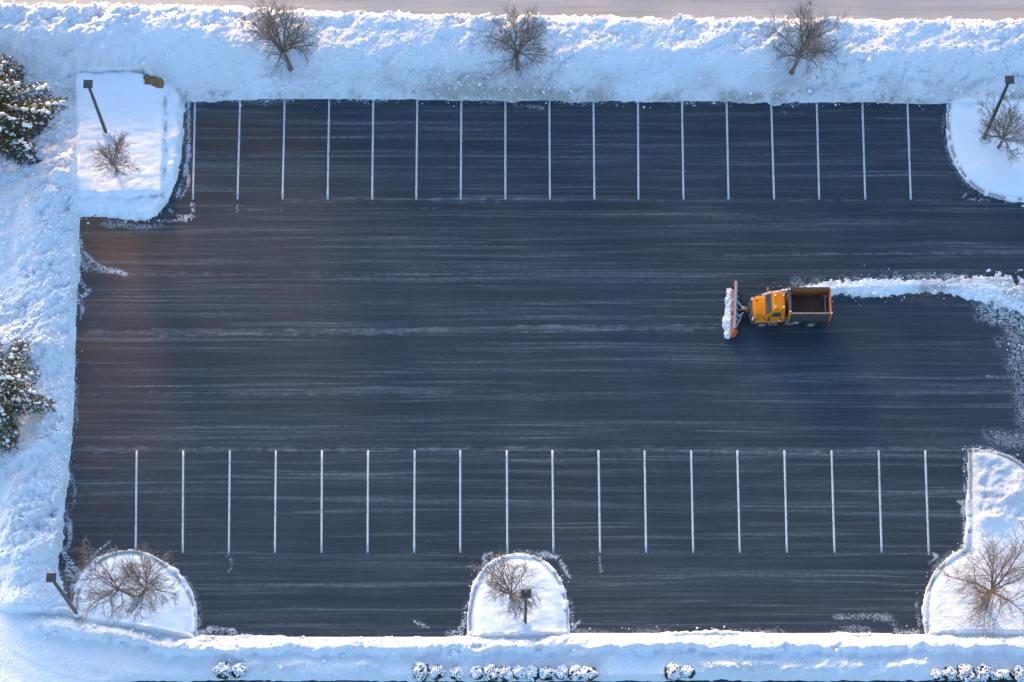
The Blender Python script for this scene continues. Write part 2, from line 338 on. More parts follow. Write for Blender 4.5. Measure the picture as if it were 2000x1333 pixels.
def snow_field(X, Y):
    """height of the snow, dirt and lumpiness at ground points"""
    e1 = fbm(X*1.1, Y*1.1, 3, 4); e2 = fbm(X*3.1, Y*3.1, 9, 3)
    d = sdf(X, Y, LOT)
    ys = np.interp(X, STREET[:, 0], STREET[:, 1]); w = ys - Y + .28*e1 + .12*e2       # distance to the street
    yr = np.interp(X, SROAD[:, 0], SROAD[:, 1]); wr = Y - yr + .12*e1 + .06*e2          # distance to the southern road
    yn = np.interp(X, GP(NORTH)[:, 0], GP(NORTH)[:, 1])
    isl = [sdf(X, Y, p) for p in (ISL_UL, ISL_UR, ISL_LR, ISL_MB, ISL_LB)]
    dmin = isl[0]
    for i in isl[1:]: dmin = np.minimum(dmin, i)
    u = d + .20*e1 + .14*e2 + .30*fbm(X*.35, Y*.35, 15, 2) - .04
    # north bank
    var = 1 + .22*fbm(X*.16, Y*.02 + 5, 4, 3)
    left = sstep(-17, -24, X)
    face = .30*sstep(0, .3, u) + .36*sstep(.1, 1.2, u)
    climb = sstep(.9 + .5*fbm(X*.2, Y*.2, 6, 2), 3.4 + 1.2*left, Y - yn + .3*e1)
    n_h = (face + (1.25 + .55*left)*climb*var) * sstep(0, 1.5, w)
    n_a = (.5 + .5*sstep(.7, 1.9, Y - yn + .3*e1)) * (1 - .45*left*sstep(5.2, 4.2, Y - yn))
    n_h = n_h + .20*left*0
    # west bank
    core = .98*(.45*sstep(0, .35, u) + .55*sstep(.2, 2.0, u + .5*e1))*(1 - .62*sstep(2.6, 4.6, u))
    w_h = core + .12; w_a = .45 + .55*sstep(5.0, 3.5, u)
    # south bank
    SOUTH = GP([(60,1200),(146,1207),(280,1228),(386,1242),(913,1243),(1113,1238),(1806,1239),(2230,1240)]); v = np.interp(X, SOUTH[:, 0], SOUTH[:, 1]) - Y + .16*e1 + .08*e2 + .25*fbm(X*.3, Y*.3, 23, 2)
    s_h = .82*sstep(-.05, 1.15, v)*(1 - .68*sstep(1.0, 1.55, v + .25*e1)) + .05; s_a = (.30 + .70*sstep(.0, .4, v)*sstep(2.0, 1.2, v + .2*e1))
    hedge = np.maximum(sstep(-18.2, -17.6, X)*sstep(-8.4, -9.0, X), sstep(12.2, 12.8, X)*sstep(28.0, 27.4, X)) * np.exp(-((wr - .95)/.42)**2)
    hedge = hedge*(.35 + .9*bumps(X*1.1, Y*1.3, 15)); s_h = s_h + .16*hedge; s_a = np.maximum(s_a, 1.0*hedge)
    s_h = s_h * sstep(-.05, .45, wr); cw = sstep(-33.6, -30.8, X); s_h = s_h*cw + .22*(1 - cw); s_a = s_a*cw
    wN = sstep(-.5, .5, Y - yn + 0*X) * 1.0; wN = np.where(X < GP([(357,196)])[0, 0], sstep(16.3, 19.6, Y + .35*(X + 30)), wN)
    wS = sstep(-.25, .15, v) * sstep(-15, -18, Y)
    h = w_h*(1 - wN)*(1 - wS) + n_h*wN + s_h*wS
    A = (1.25*w_a)*(1 - wN)*(1 - wS) + 1.0*n_a*wN + .50*s_a*wS
    # the driven, smooth corner
    dd = seg_dist(X, Y, DRIVE, False); drv = sdf(X, Y, np.vstack([DRIVE, [(-20, -40), (-60, -40), (-60, -3)]]))
    sm_ = sstep(1.0, -.6, drv + .3*e1); h = h*(1 - sm_) + sm_*(.22 + .10*np.exp(-((drv + .4)/.25)**2) + .03*np.sin(drv*4.2)); A = A*(1 - .93*sm_)
    # under the spruces the snow lies softer
    for cx, cy, r in ((*G(-30, 240), 4.2), (*G(-30, 790), 4.4)):
        k = sstep(r + .8, r - 1.5, np.hypot(X - cx, Y - cy)); A = A*(1 - .75*k); h = h*(1 - .35*k)
    for cx, cy in TREE_HOLLOWS:
        rr = np.hypot(X - cx, (Y - cy + .15)*1.05); k = sstep(2.3, 1.0, rr + .5*e1)
        h = h*(1 - k) + k*(.38 + .04*np.exp(-((rr - 1.15)/.10)**2)); A = A*(1 - .93*k)
    # islands
    soft = .08*fbm(X*.5, Y*.7, 2, 3) + .035*fbm(X*1.2, Y*3.0, 5, 4) + .03*bumps(X*.9, Y*1.6, 11)*sstep(.1, .5, fbm(X*.25, Y*.25, 12, 2) + .2)
    k_in = sstep(.18, -.18, dmin)
    top = .07 + .31*sstep(.26, 1.0, d) + .20*sstep(.6, 2.6, d) + soft*sstep(.2, .6, d) + .14*sstep(-.12, .10, e1 + .4*e2)*sstep(.40, .25, d)*sstep(.02, .12, d)
    top = np.where(isl[2] < .3, top + sstep(-9.4, -8.2, Y)*.35*sstep(.2, 1.0, d), top)
    Ai = np.where(isl[2] < .3, .55*sstep(-14.5, -12.5, Y)*sstep(.2, .7, d), .035)
    ulx0 = G(158, 300)[0]
    ins_top = sdf(X, Y, GP([(152,152),(287,150),(322,166),(323,250),(320,388),(152,388)]))
    ul = .16 + .30*sstep(.0, .5, u) + .38*sstep(.22, -.20, ins_top + .16*e1 + .10*e2 + .14*fbm(X*.5, Y*.5, 21, 2)) + 1.2*soft
    ul = np.minimum(ul, .86*sstep(-.02, .5, u) + .2*(u > 0))
    ul = ul + np.where(ins_top < 0, .10*sstep(G(0, 205)[1] + .3, G(0, 180)[1], Y + .15*e1), 0)
    # bare corner of the bed where the wind has cleared it
    mul = sdf(X, Y, GP([(281,151),(322,165),(320,182),(309,181),(300,177),(288,176)]))
    ul = ul - .45*sstep(.04, -.06, mul + .16*e2)
    top = np.where(isl[0] < .3, ul, top); Ai = np.where(isl[0] < .3, .06 + .34*sstep(0, .3, ins_top), Ai)
    h = h*(1 - k_in) + top*k_in; A = A*(1 - k_in) + Ai*k_in
    # crust, lumps and clods
    xr = X*.866 + Y*.5; yq = -X*.5 + Y*.866                     # thrown by the plow along a slant
    L = .46*fbm(xr*.42, yq*.75, 1, 3) + .40*(bumps(xr*.75 + .3*e1, yq*1.05 + .3*e2, 2) - .55) + .20*(bumps(xr*1.7, yq*2.3 + .3*e1, 5) - .55) \
        + .11*(bumps(xr*3.0 + .5*e2, yq*3.8, 7) - .55)*sstep(-.3, .3, fbm(X*.6, Y*.6, 13, 2) + .1) + .05*(bumps(X*5.3 + .4*e1, Y*5.6, 3) - .5) + .06*fbm(X*5, Y*5, 12, 2)
    rough_ = .45 + .85*sstep(-.25, .25, fbm(X*.13 + 3, Y*.22, 17, 3)); L = L*rough_ + .16*(bumps(xr*.42, yq*.7 + .3*e1, 13) - .5)*1.5*sstep(0, .4, fbm(X*.1, Y*.15, 19, 2) + .1)
    edge = sstep(.0, .45, np.minimum(u, np.where(wN > .5, w, 9)))
    h = h + L*A*(.25 + .75*edge)*1.15
    h = np.where(d < .5, np.minimum(h, .02 + np.maximum(u, 0)*(1.8 + 3.4*bumps(X*2.6, Y*2.6, 9))), h)
    h = np.where(d < 0, np.minimum(h, u*.6), h)
    h = np.minimum(h, np.where(w < .5, 1.6*w, 9)); h = np.minimum(h, np.where(wr < .4, 1.8*wr, 9))
    # taper at the limits of the model
    lim = np.minimum(np.minimum(X + 46, 46 - X), Y + 32); h = np.where(lim < 3, h*np.clip(lim/3, 0, 1) - .12*(1 - np.clip(lim/3, 0, 1)), h)
    # dirt
    patch = fbm(X*.22, Y*.3, 14, 3)
    dirt = wN*(.62*sstep(2.6, .6, Y - yn + .5*e1)*sstep(-.5, .2, patch + .15)*(.4 + .6*sstep(-22, -16, X)) + .28*sstep(3.4, 1.2, Y - yn + e1)*sstep(-.1, .4, patch))
    dirt = dirt + wN*.85*np.exp(-(np.maximum(Y - yn - .35, 0)/.30)**2)*sstep(-.35, .15, patch + .5*e2)
    dirt = dirt + wS*.26*np.exp(-((wr - .8)/.45)**2)*sstep(-.4, .2, patch) + .08*wS*sstep(-20.5, -21.5, Y)
    dirt = dirt + (.30*sstep(.35, 0, d)*sstep(-.1, .3, e1 + .3*e2) + .10*sstep(.2, .6, e1 + .2*patch))*(1 - k_in)
    dirt = dirt*(1 - k_in) + k_in*(np.where(isl[0] < .2, .9*sstep(.22, 0, np.abs(ins_top - .08))*sstep(0, .4, e1 + .1)*(X > ulx0 + 1.5) + .35*sstep(.7, .0, u)*sstep(-.1, .3, e1), 0)
                                   + np.where(isl[2] < .2, .34*sstep(-13.5, -11.5, Y), 0) + .05)
    dirt = dirt + .9*sstep(.0, -.05, mul + .10*e2)
    dirt = dirt*sstep(1.2, -.2, -drv) 
    return h, np.clip(dirt, 0, 1), A, d, dmin, isl, wN, wS

# ------------------------------------------------------------------ ground, lot, street
def sheet(name, x0, x1, y0, y1, z, m, kind='structure'):
    o = mesh_np(name, [(x0,y0,z),(x1,y0,z),(x1,y1,z),(x0,y1,z)], [(0,1,2,3)], m); tag(o, kind=kind); return o
ground = sheet('ground', -600, 600, -600, 600, -.13, M['snow_soft']); tag(ground, 'wide snow covered ground around the lot', 'ground')

# parking lot as a fine sheet that carries blade-left snow, sand and the painted sun warmth
st = .14; xs = np.arange(-35.5, 46.01, st); ys = np.arange(-21.6, 19.61, st); X, Y = np.meshgrid(xs, ys)
d_lot = sdf(X, Y, LOT); res = np.zeros(X.shape); clump = np.zeros(X.shape)
def line_mask(pts, wid, s, arr, blur=.6):
    p = smooth_path(GP(pts), 2) if len(pts) > 2 else GP(pts)
    dd = np.maximum(seg_dist(X, Y, p, False) + (.12 + .25*wid)*fbm(X*1.3, Y*1.3, 6, 4), 0)
    return np.maximum(arr, s*np.clip(1 - np.maximum(dd - wid*.3, 0)/(wid*blur + .05), 0, 1))
for pts, wd, s in ([(560,392),(900,390),(1300,391),(1870,394)], .25, .75), ([(380,412),(800,404),(1100,400)], .3, .5), ([(150,880),(700,879),(1300,880),(1890,879)], .35, .85), \
        ([(200,858),(560,858)], .2, .6), ([(390,1081),(900,1080)], .22, .55), ([(1115,1082),(1860,1081)], .22, .6), ([(230,539),(500,537),(950,533)], .3, .75), ([(160,652),(600,650),(1000,643),(1420,640)], .45, .85), \
        ([(160,770),(500,769),(1000,766)], .3, .7), ([(980,771),(1300,766)], .25, .55), ([(1330,500),(1700,497),(2000,494)], .25, .75), ([(1750,770),(2000,765)], .4, .8), ([(1430,532),(1600,530)], .2, .4), ([(560,300),(900,297),(1000,300)], .2, .55), ([(640,340),(860,342)], .2, .6), \
        ([(1060,352),(1180,352),(1400,345)], .2, .5), ([(1530,296),(1850,295)], .2, .6), ([(1440,343),(1690,346)], .2, .55), ([(420,1190),(800,1192)], .2, .45), ([(1150,1195),(1700,1205)], .22, .45), ([(640,705),(1000,706)], .2, .35), ([(330,610),(700,605)], .2, .35), ([(1100,585),(1400,580)], .2, .35):
    res = line_mask(pts, wd, s, res)
for pts, wd, s in ([(152,462),(162,492),(185,515),(212,528),(245,535)], .25, .95), ([(152,500),(165,520),(205,530)], .55, .55), ([(152,545),(166,560),(180,568),(158,580)], .2, .75), ([(152,575),(164,594),(158,622)], .15, .75), \
        ([(120,1075),(140,1105),(160,1125)], .3, .9), ([(160,1125),(180,1085),(215,1058)], .14, .85), ([(133,1120),(150,1160),(142,1190)], .5, .75), ([(130,1000),(140,1040),(132,1070)], .25, .7), ([(136,920),(150,960),(140,1000)], .1, .5), ([(175,1115),(195,1090),(225,1072)], .3, .8), \
        ([(367,202),(370,262),(368,300),(358,350),(345,385)], .18, .85), ([(372,300),(362,330),(372,355),(350,392)], .12, .8), ([(330,410),(352,425),(377,420),(375,400)], .2, .85), ([(300,432),(345,432),(380,424)], .3, .6), ([(465,400),(462,420)], .1, .8), ([(552,395),(545,424)], .08, .5), \
        ([(200,436),(260,444),(320,440)], .4, .5), ([(948,1105),(944,1085),(960,1082)], .2, .8), ([(1050,1083),(1085,1084),(1100,1105),(1112,1128)], .25, .85), ([(912,1185),(905,1215),(900,1240)], .2, .7), ([(880,1240),(905,1225)], .4, .8), ([(812,1215),(835,1225)], .2, .8), ([(1118,1228),(1132,1214)], .12, .9), ([(388,1238),(415,1228),(455,1232)], .3, .85), \
        ([(1630,1207),(1680,1203),(1740,1210)], .35, .48), ([(1640,1226),(1700,1228)], .3, .45), ([(1735,1205),(1760,1232)], .5, .35), ([(1750,1235),(1790,1236)], .4, .8), ([(1790,1180),(1795,1232)], .2, .5), ([(1815,1082),(1835,1085),(1815,1100)], .12, .8), ([(1868,1082),(1885,1060)], .3, .8), ([(1872,980),(1888,985),(1880,1000)], .25, .85), ([(1884,900),(1884,1040)], .16, .7), \
        ([(1845,215),(1840,262)], .1, .4), ([(1880,388),(1890,375)], .1, .8), ([(1890,390),(1930,392)], .12, .8), ([(1930,598),(1975,625),(2040,640)], 1.8, .62), ([(1985,650),(2010,760),(2020,850)], 2.6, .42), ([(1930,735),(1975,738),(2020,752)], .35, .42), ([(1940,850),(2040,868)], 1.2, .40), ([(1560,566),(1700,558),(1800,552),(1900,560),(2000,575)], 1.5, .45), ([(1700,546),(1760,540),(1850,538)], .25, .6), ([(1850,540),(1960,552)], .3, .75), \
        ([(385,215),(405,212)], .1, .5), ([(500,208),(520,200)], .1, .7), ([(1000,205),(1060,212)], .3, .4), ([(445,1085),(455,1105),(447,1115)], .12, .5), ([(1170,1085),(1174,1115)], .1, .5), ([(1520,215),(1535,222)], .1, .5):
    clump = line_mask(pts, wd, s, clump, .5)
edge = np.clip(1 - np.maximum(-d_lot, 0)/.55, 0, 1)
clump = np.maximum(clump, .42*edge*(.4 + .9*sstep(-.2, .4, fbm(X*.4, Y*.4, 8, 3))))
grit_sunglow = .62*sstep(11, 0, X + 31.5)*sstep(-26, 6, Y) + .50*sstep(4.5, 0, np.hypot((X - G(190, 460)[0])/1.9, (Y - G(190, 460)[1])/.9)) \
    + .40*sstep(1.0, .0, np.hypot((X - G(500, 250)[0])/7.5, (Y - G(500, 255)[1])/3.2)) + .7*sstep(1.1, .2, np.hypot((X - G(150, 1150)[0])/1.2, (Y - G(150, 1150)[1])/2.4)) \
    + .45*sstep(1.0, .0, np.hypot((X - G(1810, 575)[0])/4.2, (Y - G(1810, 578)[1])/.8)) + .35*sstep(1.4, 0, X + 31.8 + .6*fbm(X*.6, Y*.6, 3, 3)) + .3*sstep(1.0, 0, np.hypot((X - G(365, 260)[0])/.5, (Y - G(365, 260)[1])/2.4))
grit_sunglow = np.clip(.72*grit_sunglow*(.8 + .9*fbm(X*.12, Y*.5, 10, 4)), 0, 1)  # mud stains plus warm sunlight tinted into the left and upper left
ny, nx = X.shape; idx = np.arange(nx*ny).reshape(ny, nx)
fc = np.stack([idx[:-1,:-1], idx[:-1,1:], idx[1:,1:], idx[1:,:-1]], -1).reshape(-1, 4)
fc = fc[(d_lot.ravel()[fc].min(1) < .9)]
used = np.unique(fc); rm = np.zeros(nx*ny, int); rm[used] = np.arange(len(used))
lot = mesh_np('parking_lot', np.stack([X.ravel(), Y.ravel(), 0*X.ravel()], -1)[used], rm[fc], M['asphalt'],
              attrs={'residue': res.ravel()[used], 'clump': clump.ravel()[used], 'grit_sunglow': grit_sunglow.ravel()[used]})
tag(lot, 'dark plowed asphalt parking lot streaked with thin snow', 'parking lot', kind='structure')
street = sheet('street', -120, 120, 24.0, 75, -.02, M['street']); tag(street, 'pale packed snow street above the bank', 'street')
road = sheet('access_road', -120, 120, -42, -23.4, -.02, M['asphalt']); tag(road, 'dark road edge below the shrubs', 'road')

# painted stall lines, each a thin strip of its own
TOPX = [(381,377),(469,464),(556,552),(643,640),(729,727),(815,813),(901,900),(987,987),(1073,1074),(1159,1161),(1246,1247),(1332,1335),(1419,1423),(1506,1512),(1595,1600),(1684,1690),(1772,1779)]
BOTX = [(267,265),(358,357),(449,447),(539,537),(629,628),(719,718),(810,809),(899,899),(990,991),(1079,1081),(1169,1172),(1259,1262),(1350,1354),(1440,1445),(1532,1537),(1624,1630),(1716,1722),(1807,1814)]
def stall_line(a, b, wd=.14):
    a = np.array(a); b = np.array(b); n = b - a; n = n/np.hypot(*n); s = np.array([-n[1], n[0]])*wd/2
    k = 14; v = []; rr = random.Random(int(a[0]*100))
    for i in range(k):
        p = a + (b - a)*i/(k-1); j = 1 + rr.uniform(-.10, .06)
        v += [(*(p - s*j), .006), (*(p + s*j), .006)]
    f = [(2*i, 2*i+2, 2*i+3, 2*i+1) for i in range(k-1)]
    v2 = [(x, y, .001) for x, y, z in v]; n0 = len(v)
    f += [(2*i, 2*i+n0, 2*i+2+n0, 2*i+2) for i in range(k-1)] + [(2*i+1, 2*i+3, 2*i+3+n0, 2*i+1+n0) for i in range(k-1)]
    f += [(0, 1, 1+n0, n0), (2*k-2, 2*k-2+n0, 2*k-1+n0, 2*k-1)]
    mesh_np('stall_line', v + v2, f, M['paint'], lot)
for a, b in TOPX: stall_line(G(a, 192), G(b, 390))
for a, b in BOTX: stall_line(G(a, 880), G(b, 1080))

# ------------------------------------------------------------------ snow: one survey grid, cut into banks and island covers
st = .085; xs = np.arange(-46, 46.01, st); ys = np.arange(-32, 27.4, st); X, Y = np.meshgrid(xs, ys)
Hs, DIRT, AMP, D_, DM, ISL, WN, WS = snow_field(X, Y)
ny, nx = X.shape; idx = np.arange(nx*ny).reshape(ny, nx)
FC = np.stack([idx[:-1,:-1], idx[:-1,1:], idx[1:,1:], idx[1:,:-1]], -1).reshape(-1, 4)
hf = Hs.ravel(); keep = hf[FC].max(1) > -.04
keep &= ~((D_.ravel()[FC].max(1) < -.35))
keep &= ~((Y.ravel()[FC].min(1) < -24.6) & (X.ravel()[FC].min(1) > -28) )
V = np.stack([X.ravel(), Y.ravel(), hf], -1); dirt_f = DIRT.ravel()
cx = X.ravel()[FC[:, 0]]; cy = Y.ravel()[FC[:, 0]]
region = np.where(cy > 16.2, 0, np.where(cy < -19.3, 2, 1))
region = np.where((cx > 36.5) & (region == 1), 3, region)
for k, dm in enumerate(ISL): region = np.where(dm.ravel()[FC[:, 0]] < 0.0, 10 + k, region)
def cut(name, sel, m, parent=None):
    f = FC[sel & keep]; u_ = np.unique(f); r_ = np.zeros(nx*ny, int); r_[u_] = np.arange(len(u_))
    return mesh_np(name, V[u_], r_[f], m, parent, smooth=True, attrs={'dirt': dirt_f[u_]})
bank_n = tag(cut('snow_bank_north', region == 0, M['snow']), 'long lumpy snow bank between lot and street', 'snow bank', kind='structure')
bank_w = tag(cut('snow_bank_west', (region == 1) | (region == 3), M['snow']), 'lumpy snow bank along the spruce side of the lot', 'snow bank', kind='structure')
bank_s = tag(cut('snow_bank_south', region == 2, M['snow']), 'low snow bank along the shrub side of the lot', 'snow bank', kind='structure')

def kerb(path, parent, wd=.17, ht=.16, inset=.10):
    p = smooth_path(path, 1); t_ = np.gradient(p, axis=0); t_ /= np.hypot(t_[:, 0], t_[:, 1])[:, None]; n_ = np.stack([-t_[:, 1], t_[:, 0]], -1)
    mid = p + n_*.5; sgn = 1.0 if sdf(mid[len(p)//2:len(p)//2+1, 0], mid[len(p)//2:len(p)//2+1, 1], LOT)[0] > 0 else -1.0
    n_ = n_*sgn; prof = [(inset, -.05), (inset, ht-.02), (inset+.02, ht), (inset+wd-.02, ht), (inset+wd, ht-.02), (inset+wd, -.05)]; k = len(prof)
    v = [(*(p[i] + n_[i]*o), z) for i in range(len(p)) for o, z in prof]
    f = [(i*k+j, i*k+(j+1) % k, (i+1)*k+(j+1) % k, (i+1)*k+j) for i in range(len(p)-1) for j in range(k)]
    return mesh_np('kerb', v, f, M['concrete'], parent)
ISL_INFO = [('upper left planting bed with sharp snow shelf and bare brown corner', [], GP([(240,300)])[0]),
            ('rounded kerbed island under a full coat of snow, beside the rightmost upper stall', [ur], GP([(1950,300)])[0]),
            ('kerbed island with a tall snow tongue and rounded lower bulge, right of the lower stalls', [lrt, lrs, lra], GP([(1930,1100)])[0]),
            ('half round kerbed island with twin headed lamp post and single tree', [mb], GP([(1010,1170)])[0]),
            ('half round kerbed island with forked tree, nearest the lower left bend', [lb], GP([(260,1170)])[0])]
islands = []
for k, (lab, paths, c) in enumerate(ISL_INFO):
    o = empty('parking_island', (c[0], c[1], 0)); tag(o, lab, 'parking island', 'planted islands of the lot'); islands.append(o)
    s = cut('snow_cover', region == 10 + k, M['snow'] if k in (2,) else M['snow_soft'], None); s.parent = o; s.location = (-c[0], -c[1], 0)
    for p in paths:
        kb = kerb(p, o); kb.location = (-c[0], -c[1], 0)
# bare mulch showing through in the corner of the upper left bed
c = ISL_INFO[0][2]; mp = smooth_path(GP([(280,150),(324,164),(322,184),(309,183),(300,179),(286,178)]), 2, True)
bm = bmesh.new(); cen = mp.mean(0); rr = random.Random(3)
rings = []
for sc, z in ((1.05, .30), (.98, .70), (.7, .735), (.35, .74)):
    rings.append([(cen[0] + (q[0]-cen[0])*sc - c[0], cen[1] + (q[1]-cen[1])*sc - c[1] , z + rr.uniform(-.02, .02)) for q in mp])
loft(bm, rings); bm_obj('mulch_patch', bm, M['mulch'], islands[0])

# ---- snow clods, loose on the banks
def ico(sub):
    bm = bmesh.new(); bmesh.ops.create_icosphere(bm, subdivisions=sub, radius=1.0)
    bm.verts.ensure_lookup_table(); v = np.array([q.co[:] for q in bm.verts]); f = np.array([[a.index for a in q.verts] for q in bm.faces]); bm.free(); return v, f
ICO1 = ico(1); ICO2 = ico(2)
def blobs(pos, size, seed=0, tmpl=ICO1, jit=.28, flat=(1,1,.75)):
    """many uneven lumps; pos (n,3), size (n,) or (n,3)"""
    rs = np.random.RandomState(seed); v, f = tmpl; n = len(pos); size = np.asarray(size)
    if size.ndim == 1: size = size[:, None]*np.array(flat)
    a = rs.rand(n)*6.283; ca, sa = np.cos(a)[:, None], np.sin(a)[:, None]
    W = v[None]*(1 + jit*(rs.rand(n, len(v), 1) - .5)*2)
    W = np.stack([W[..., 0]*ca - W[..., 1]*sa, W[..., 0]*sa + W[..., 1]*ca, W[..., 2]], -1)
    W = W*size[:, None, :] + pos[:, None, :]
    F = f[None] + (np.arange(n)*len(v))[:, None, None]
    return W.reshape(-1, 3), F.reshape(-1, 3)
def height_at(px, py):
    i = np.clip(((py + 32)/st).astype(int), 0, ny-1); j = np.clip(((px + 46)/st).astype(int), 0, nx-1); return i, j
rs = np.random.RandomState(5)
for bank, n, (x0, x1, y0, y1) in ((bank_n, 9000, (-39, 39, 17, 27)), (bank_w, 6500, (-38, -30, -19, 18)), (bank_s, 4500, (-36, 36, -24, -19.3))):
    px = rs.uniform(x0, x1, n); py = rs.uniform(y0, y1, n); i, j = height_at(px, py); hh = Hs[i, j]; am = AMP[i, j]
    ok = (hh > .06) & (am > .2) & (rs.rand(n) < np.clip(am*1.1, 0, 1)) & (DM[i, j] > .2); px, py, hh = px[ok], py[ok], hh[ok]
    s = .03 + .04*rs.exponential(.8, len(px)); s = np.minimum(s, .17)
    v, f = blobs(np.stack([px, py, hh + s*.25], -1), s, 7)
    o = mesh_np('snow_clods', v, f, M['snow_plain'], bank, smooth=False); tag(o, kind='stuff')
# crumbs along the plowed edge
px = rs.uniform(-33, 37, 60000); py = rs.uniform(-20.5, 19.2, 60000); dd = sdf(px, py, LOT); ok = (dd < -.03) & (dd > -.55) & (rs.rand(len(px)) < np.exp(dd*6)*.9)
px, py = px[ok][:3200], py[ok][:3200]; s = np.minimum(.015 + .022*rs.exponential(.8, len(px)), .09)
v, f = blobs(np.stack([px, py, s*.4], -1), s, 8)
o = mesh_np('snow_crumbs', v, f, M['snow_plain'], lot); tag(o, kind='stuff')

# ------------------------------------------------------------------ the ridge of snow the plow leaves behind
def strip_heap(name, path_px, widths, heights, seed, stp=.05, lump=1.0, dirtf=None, south=None):
    p = GP(path_px); s_ = np.concatenate([[0], np.cumsum(np.hypot(*(p[1:]-p[:-1]).T))])
    x0, y0 = p.min(0) - 2.2; x1, y1 = p.max(0) + 2.2
    A, B = np.meshgrid(np.arange(x0, x1, stp), np.arange(y0, y1, stp))
    best = np.full(A.shape, 1e9); W = np.zeros(A.shape); Hh = np.zeros(A.shape); SG = np.zeros(A.shape)
    for i in range(len(p)-1):
        a, b = p[i], p[i+1]; e = b - a; t_ = np.clip(((A-a[0])*e[0] + (B-a[1])*e[1])/(e@e), 0, 1)
        dd = np.hypot(A-a[0]-t_*e[0], B-a[1]-t_*e[1]); m = dd < best
        best = np.where(m, dd, best); W = np.where(m, widths[i]*(1-t_)+widths[i+1]*t_, W); Hh = np.where(m, heights[i]*(1-t_)+heights[i+1]*t_, Hh)
    e1 = fbm(A*1.6 + seed, B*1.6, 2, 4); e2 = fbm(A*4.5 + seed, B*4.5, 5, 3)
    q = best/np.maximum(W*(1 + .45*e1 + .35*e2 + .45*fbm(A*.55 + seed, B*.55, 7, 2)), .03)
    L = .55*(bumps(A*2.2 + seed, B*2.6, 3) - .4) + .35*(bumps(A*4.6, B*5.2 + seed, 4) - .4) + .25*(bumps(A*9, B*9 + seed, 6) - .4)
    h = Hh*(np.sqrt(np.clip(1 - q, 0, 1))*(.75 + .8*lump*L)) - .03*(q > 1) 
    h = np.where(q < 1, np.maximum(h, -.02), -.04)
    n1, n2 = A.shape; I = np.arange(n1*n2).reshape(n1, n2); F = np.stack([I[:-1,:-1], I[:-1,1:], I[1:,1:], I[1:,:-1]], -1).reshape(-1, 4)
    F = F[h.ravel()[F].max(1) > .004]; U = np.unique(F); r_ = np.zeros(n1*n2, int); r_[U] = np.arange(len(U))
    dr = np.zeros(A.size) if dirtf is None else dirtf(A, B).ravel()
    return mesh_np(name, np.stack([A.ravel(), B.ravel(), h.ravel()], -1)[U], r_[F], M['snow'], smooth=True, attrs={'dirt': dr[U]}), (A, B, h)
def wdirt(A, B):
    n = fbm(A*.5, B*.9, 9, 3); return .6*sstep(.0, .45, n) + .55*sstep(1.0, .3, np.hypot((A - G(1800, 0)[0]*.985)/2.6, (B - G(0, 566)[1])/.35))
ridge, rg = strip_heap('snow_ridge', [(1490,577),(1530,569),(1575,567),(1640,566),(1720,563),(1800,558),(1880,562),(1960,572),(2060,590),(2200,610)],
                   [.10,.30,.40,.62,.62,.50,.70,1.15,1.5,1.7], [.10,.22,.30,.36,.34,.28,.32,.36,.4,.4], 3.3, dirtf=wdirt)
tag(ridge, 'ragged ridge of loose plowed snow trailing behind the orange truck', 'snow ridge')
A, B, h = rg; rs = np.random.RandomState(9); k = rs.randint(0, A.size, 2600); hh = h.ravel()[k]; ok = hh > .03
s = .03 + .035*rs.exponential(.8, ok.sum()); s = np.minimum(s, .14)
v, f = blobs(np.stack([A.ravel()[k][ok], B.ravel()[k][ok], hh[ok] + s*.2], -1), s, 4); tag(mesh_np('snow_clods', v, f, M['snow_plain'], ridge), kind='stuff')
p = GP([(1500,574),(1640,566),(1720,560),(1800,556),(1900,565),(1980,600),(2010,660),(2000,700)]); n = 700; tt = rs.rand(n)*(len(p)-1); i = tt.astype(int); q = p[i]*(1-(tt-i))[:, None] + p[i+1]*(tt-i)[:, None]
q = q + rs.normal(0, .55, (n, 2))*np.array([1, .9]); s = np.minimum(.012 + .02*rs.exponential(.7, n), .075)
ok = ~((q[:, 0] < 22.4) & (q[:, 1] < 3.2)); q, s = q[ok], s[ok]
v, f = blobs(np.column_stack([q, s*.35]), s, 6); tag(mesh_np('snow_crumbs', v, f, M['snow_plain'], ridge), kind='stuff')

# ------------------------------------------------------------------ plow truck (front towards -x)
TX, TY = 19.4, 2.03
truck = empty('plow_truck', (TX, TY, 0)); tag(truck, 'orange dump truck with front snow plow, empty rusty bed', 'truck')
def tb(name, x0, x1, y0, y1, z0, z1, m, parent=truck, bevel=.012, seg=2):
    return boxed(name, (x0 - TX, x1 - TX, y0 - TY, y1 - TY, z0, z1), M[m] if isinstance(m, str) else m, parent, bevel, seg)
def tquad(name, pts, m, parent=truck, th=.015):
    bm = bmesh.new(); P_ = [Vector((x - TX, y - TY, z)) for x, y, z in pts]; nrm = (P_[1]-P_[0]).cross(P_[2]-P_[0]).normalized()
    a = [bm.verts.new(q + nrm*th) for q in P_]; b = [bm.verts.new(q - nrm*th) for q in P_]; bm.faces.new(a); bm.faces.new(b[::-1]); n = len(a)
    for i in range(n): bm.faces.new((a[i], b[i], b[(i+1) % n], a[(i+1) % n]))
    return bm_obj(name, bm, M[m], parent, bevel=.006, seg=1)
def ttube(name, pts, r, m, parent=truck, n=8):
    bm = bmesh.new()
    for a, b in zip(pts[:-1], pts[1:]): cyl(bm, (a[0]-TX, a[1]-TY, a[2]), (b[0]-TX, b[1]-TY, b[2]), r, n=n)
    return bm_obj(name, bm, M[m], parent, smooth=False)
YL, YR = TY + .97, TY - .97          # north and south flank
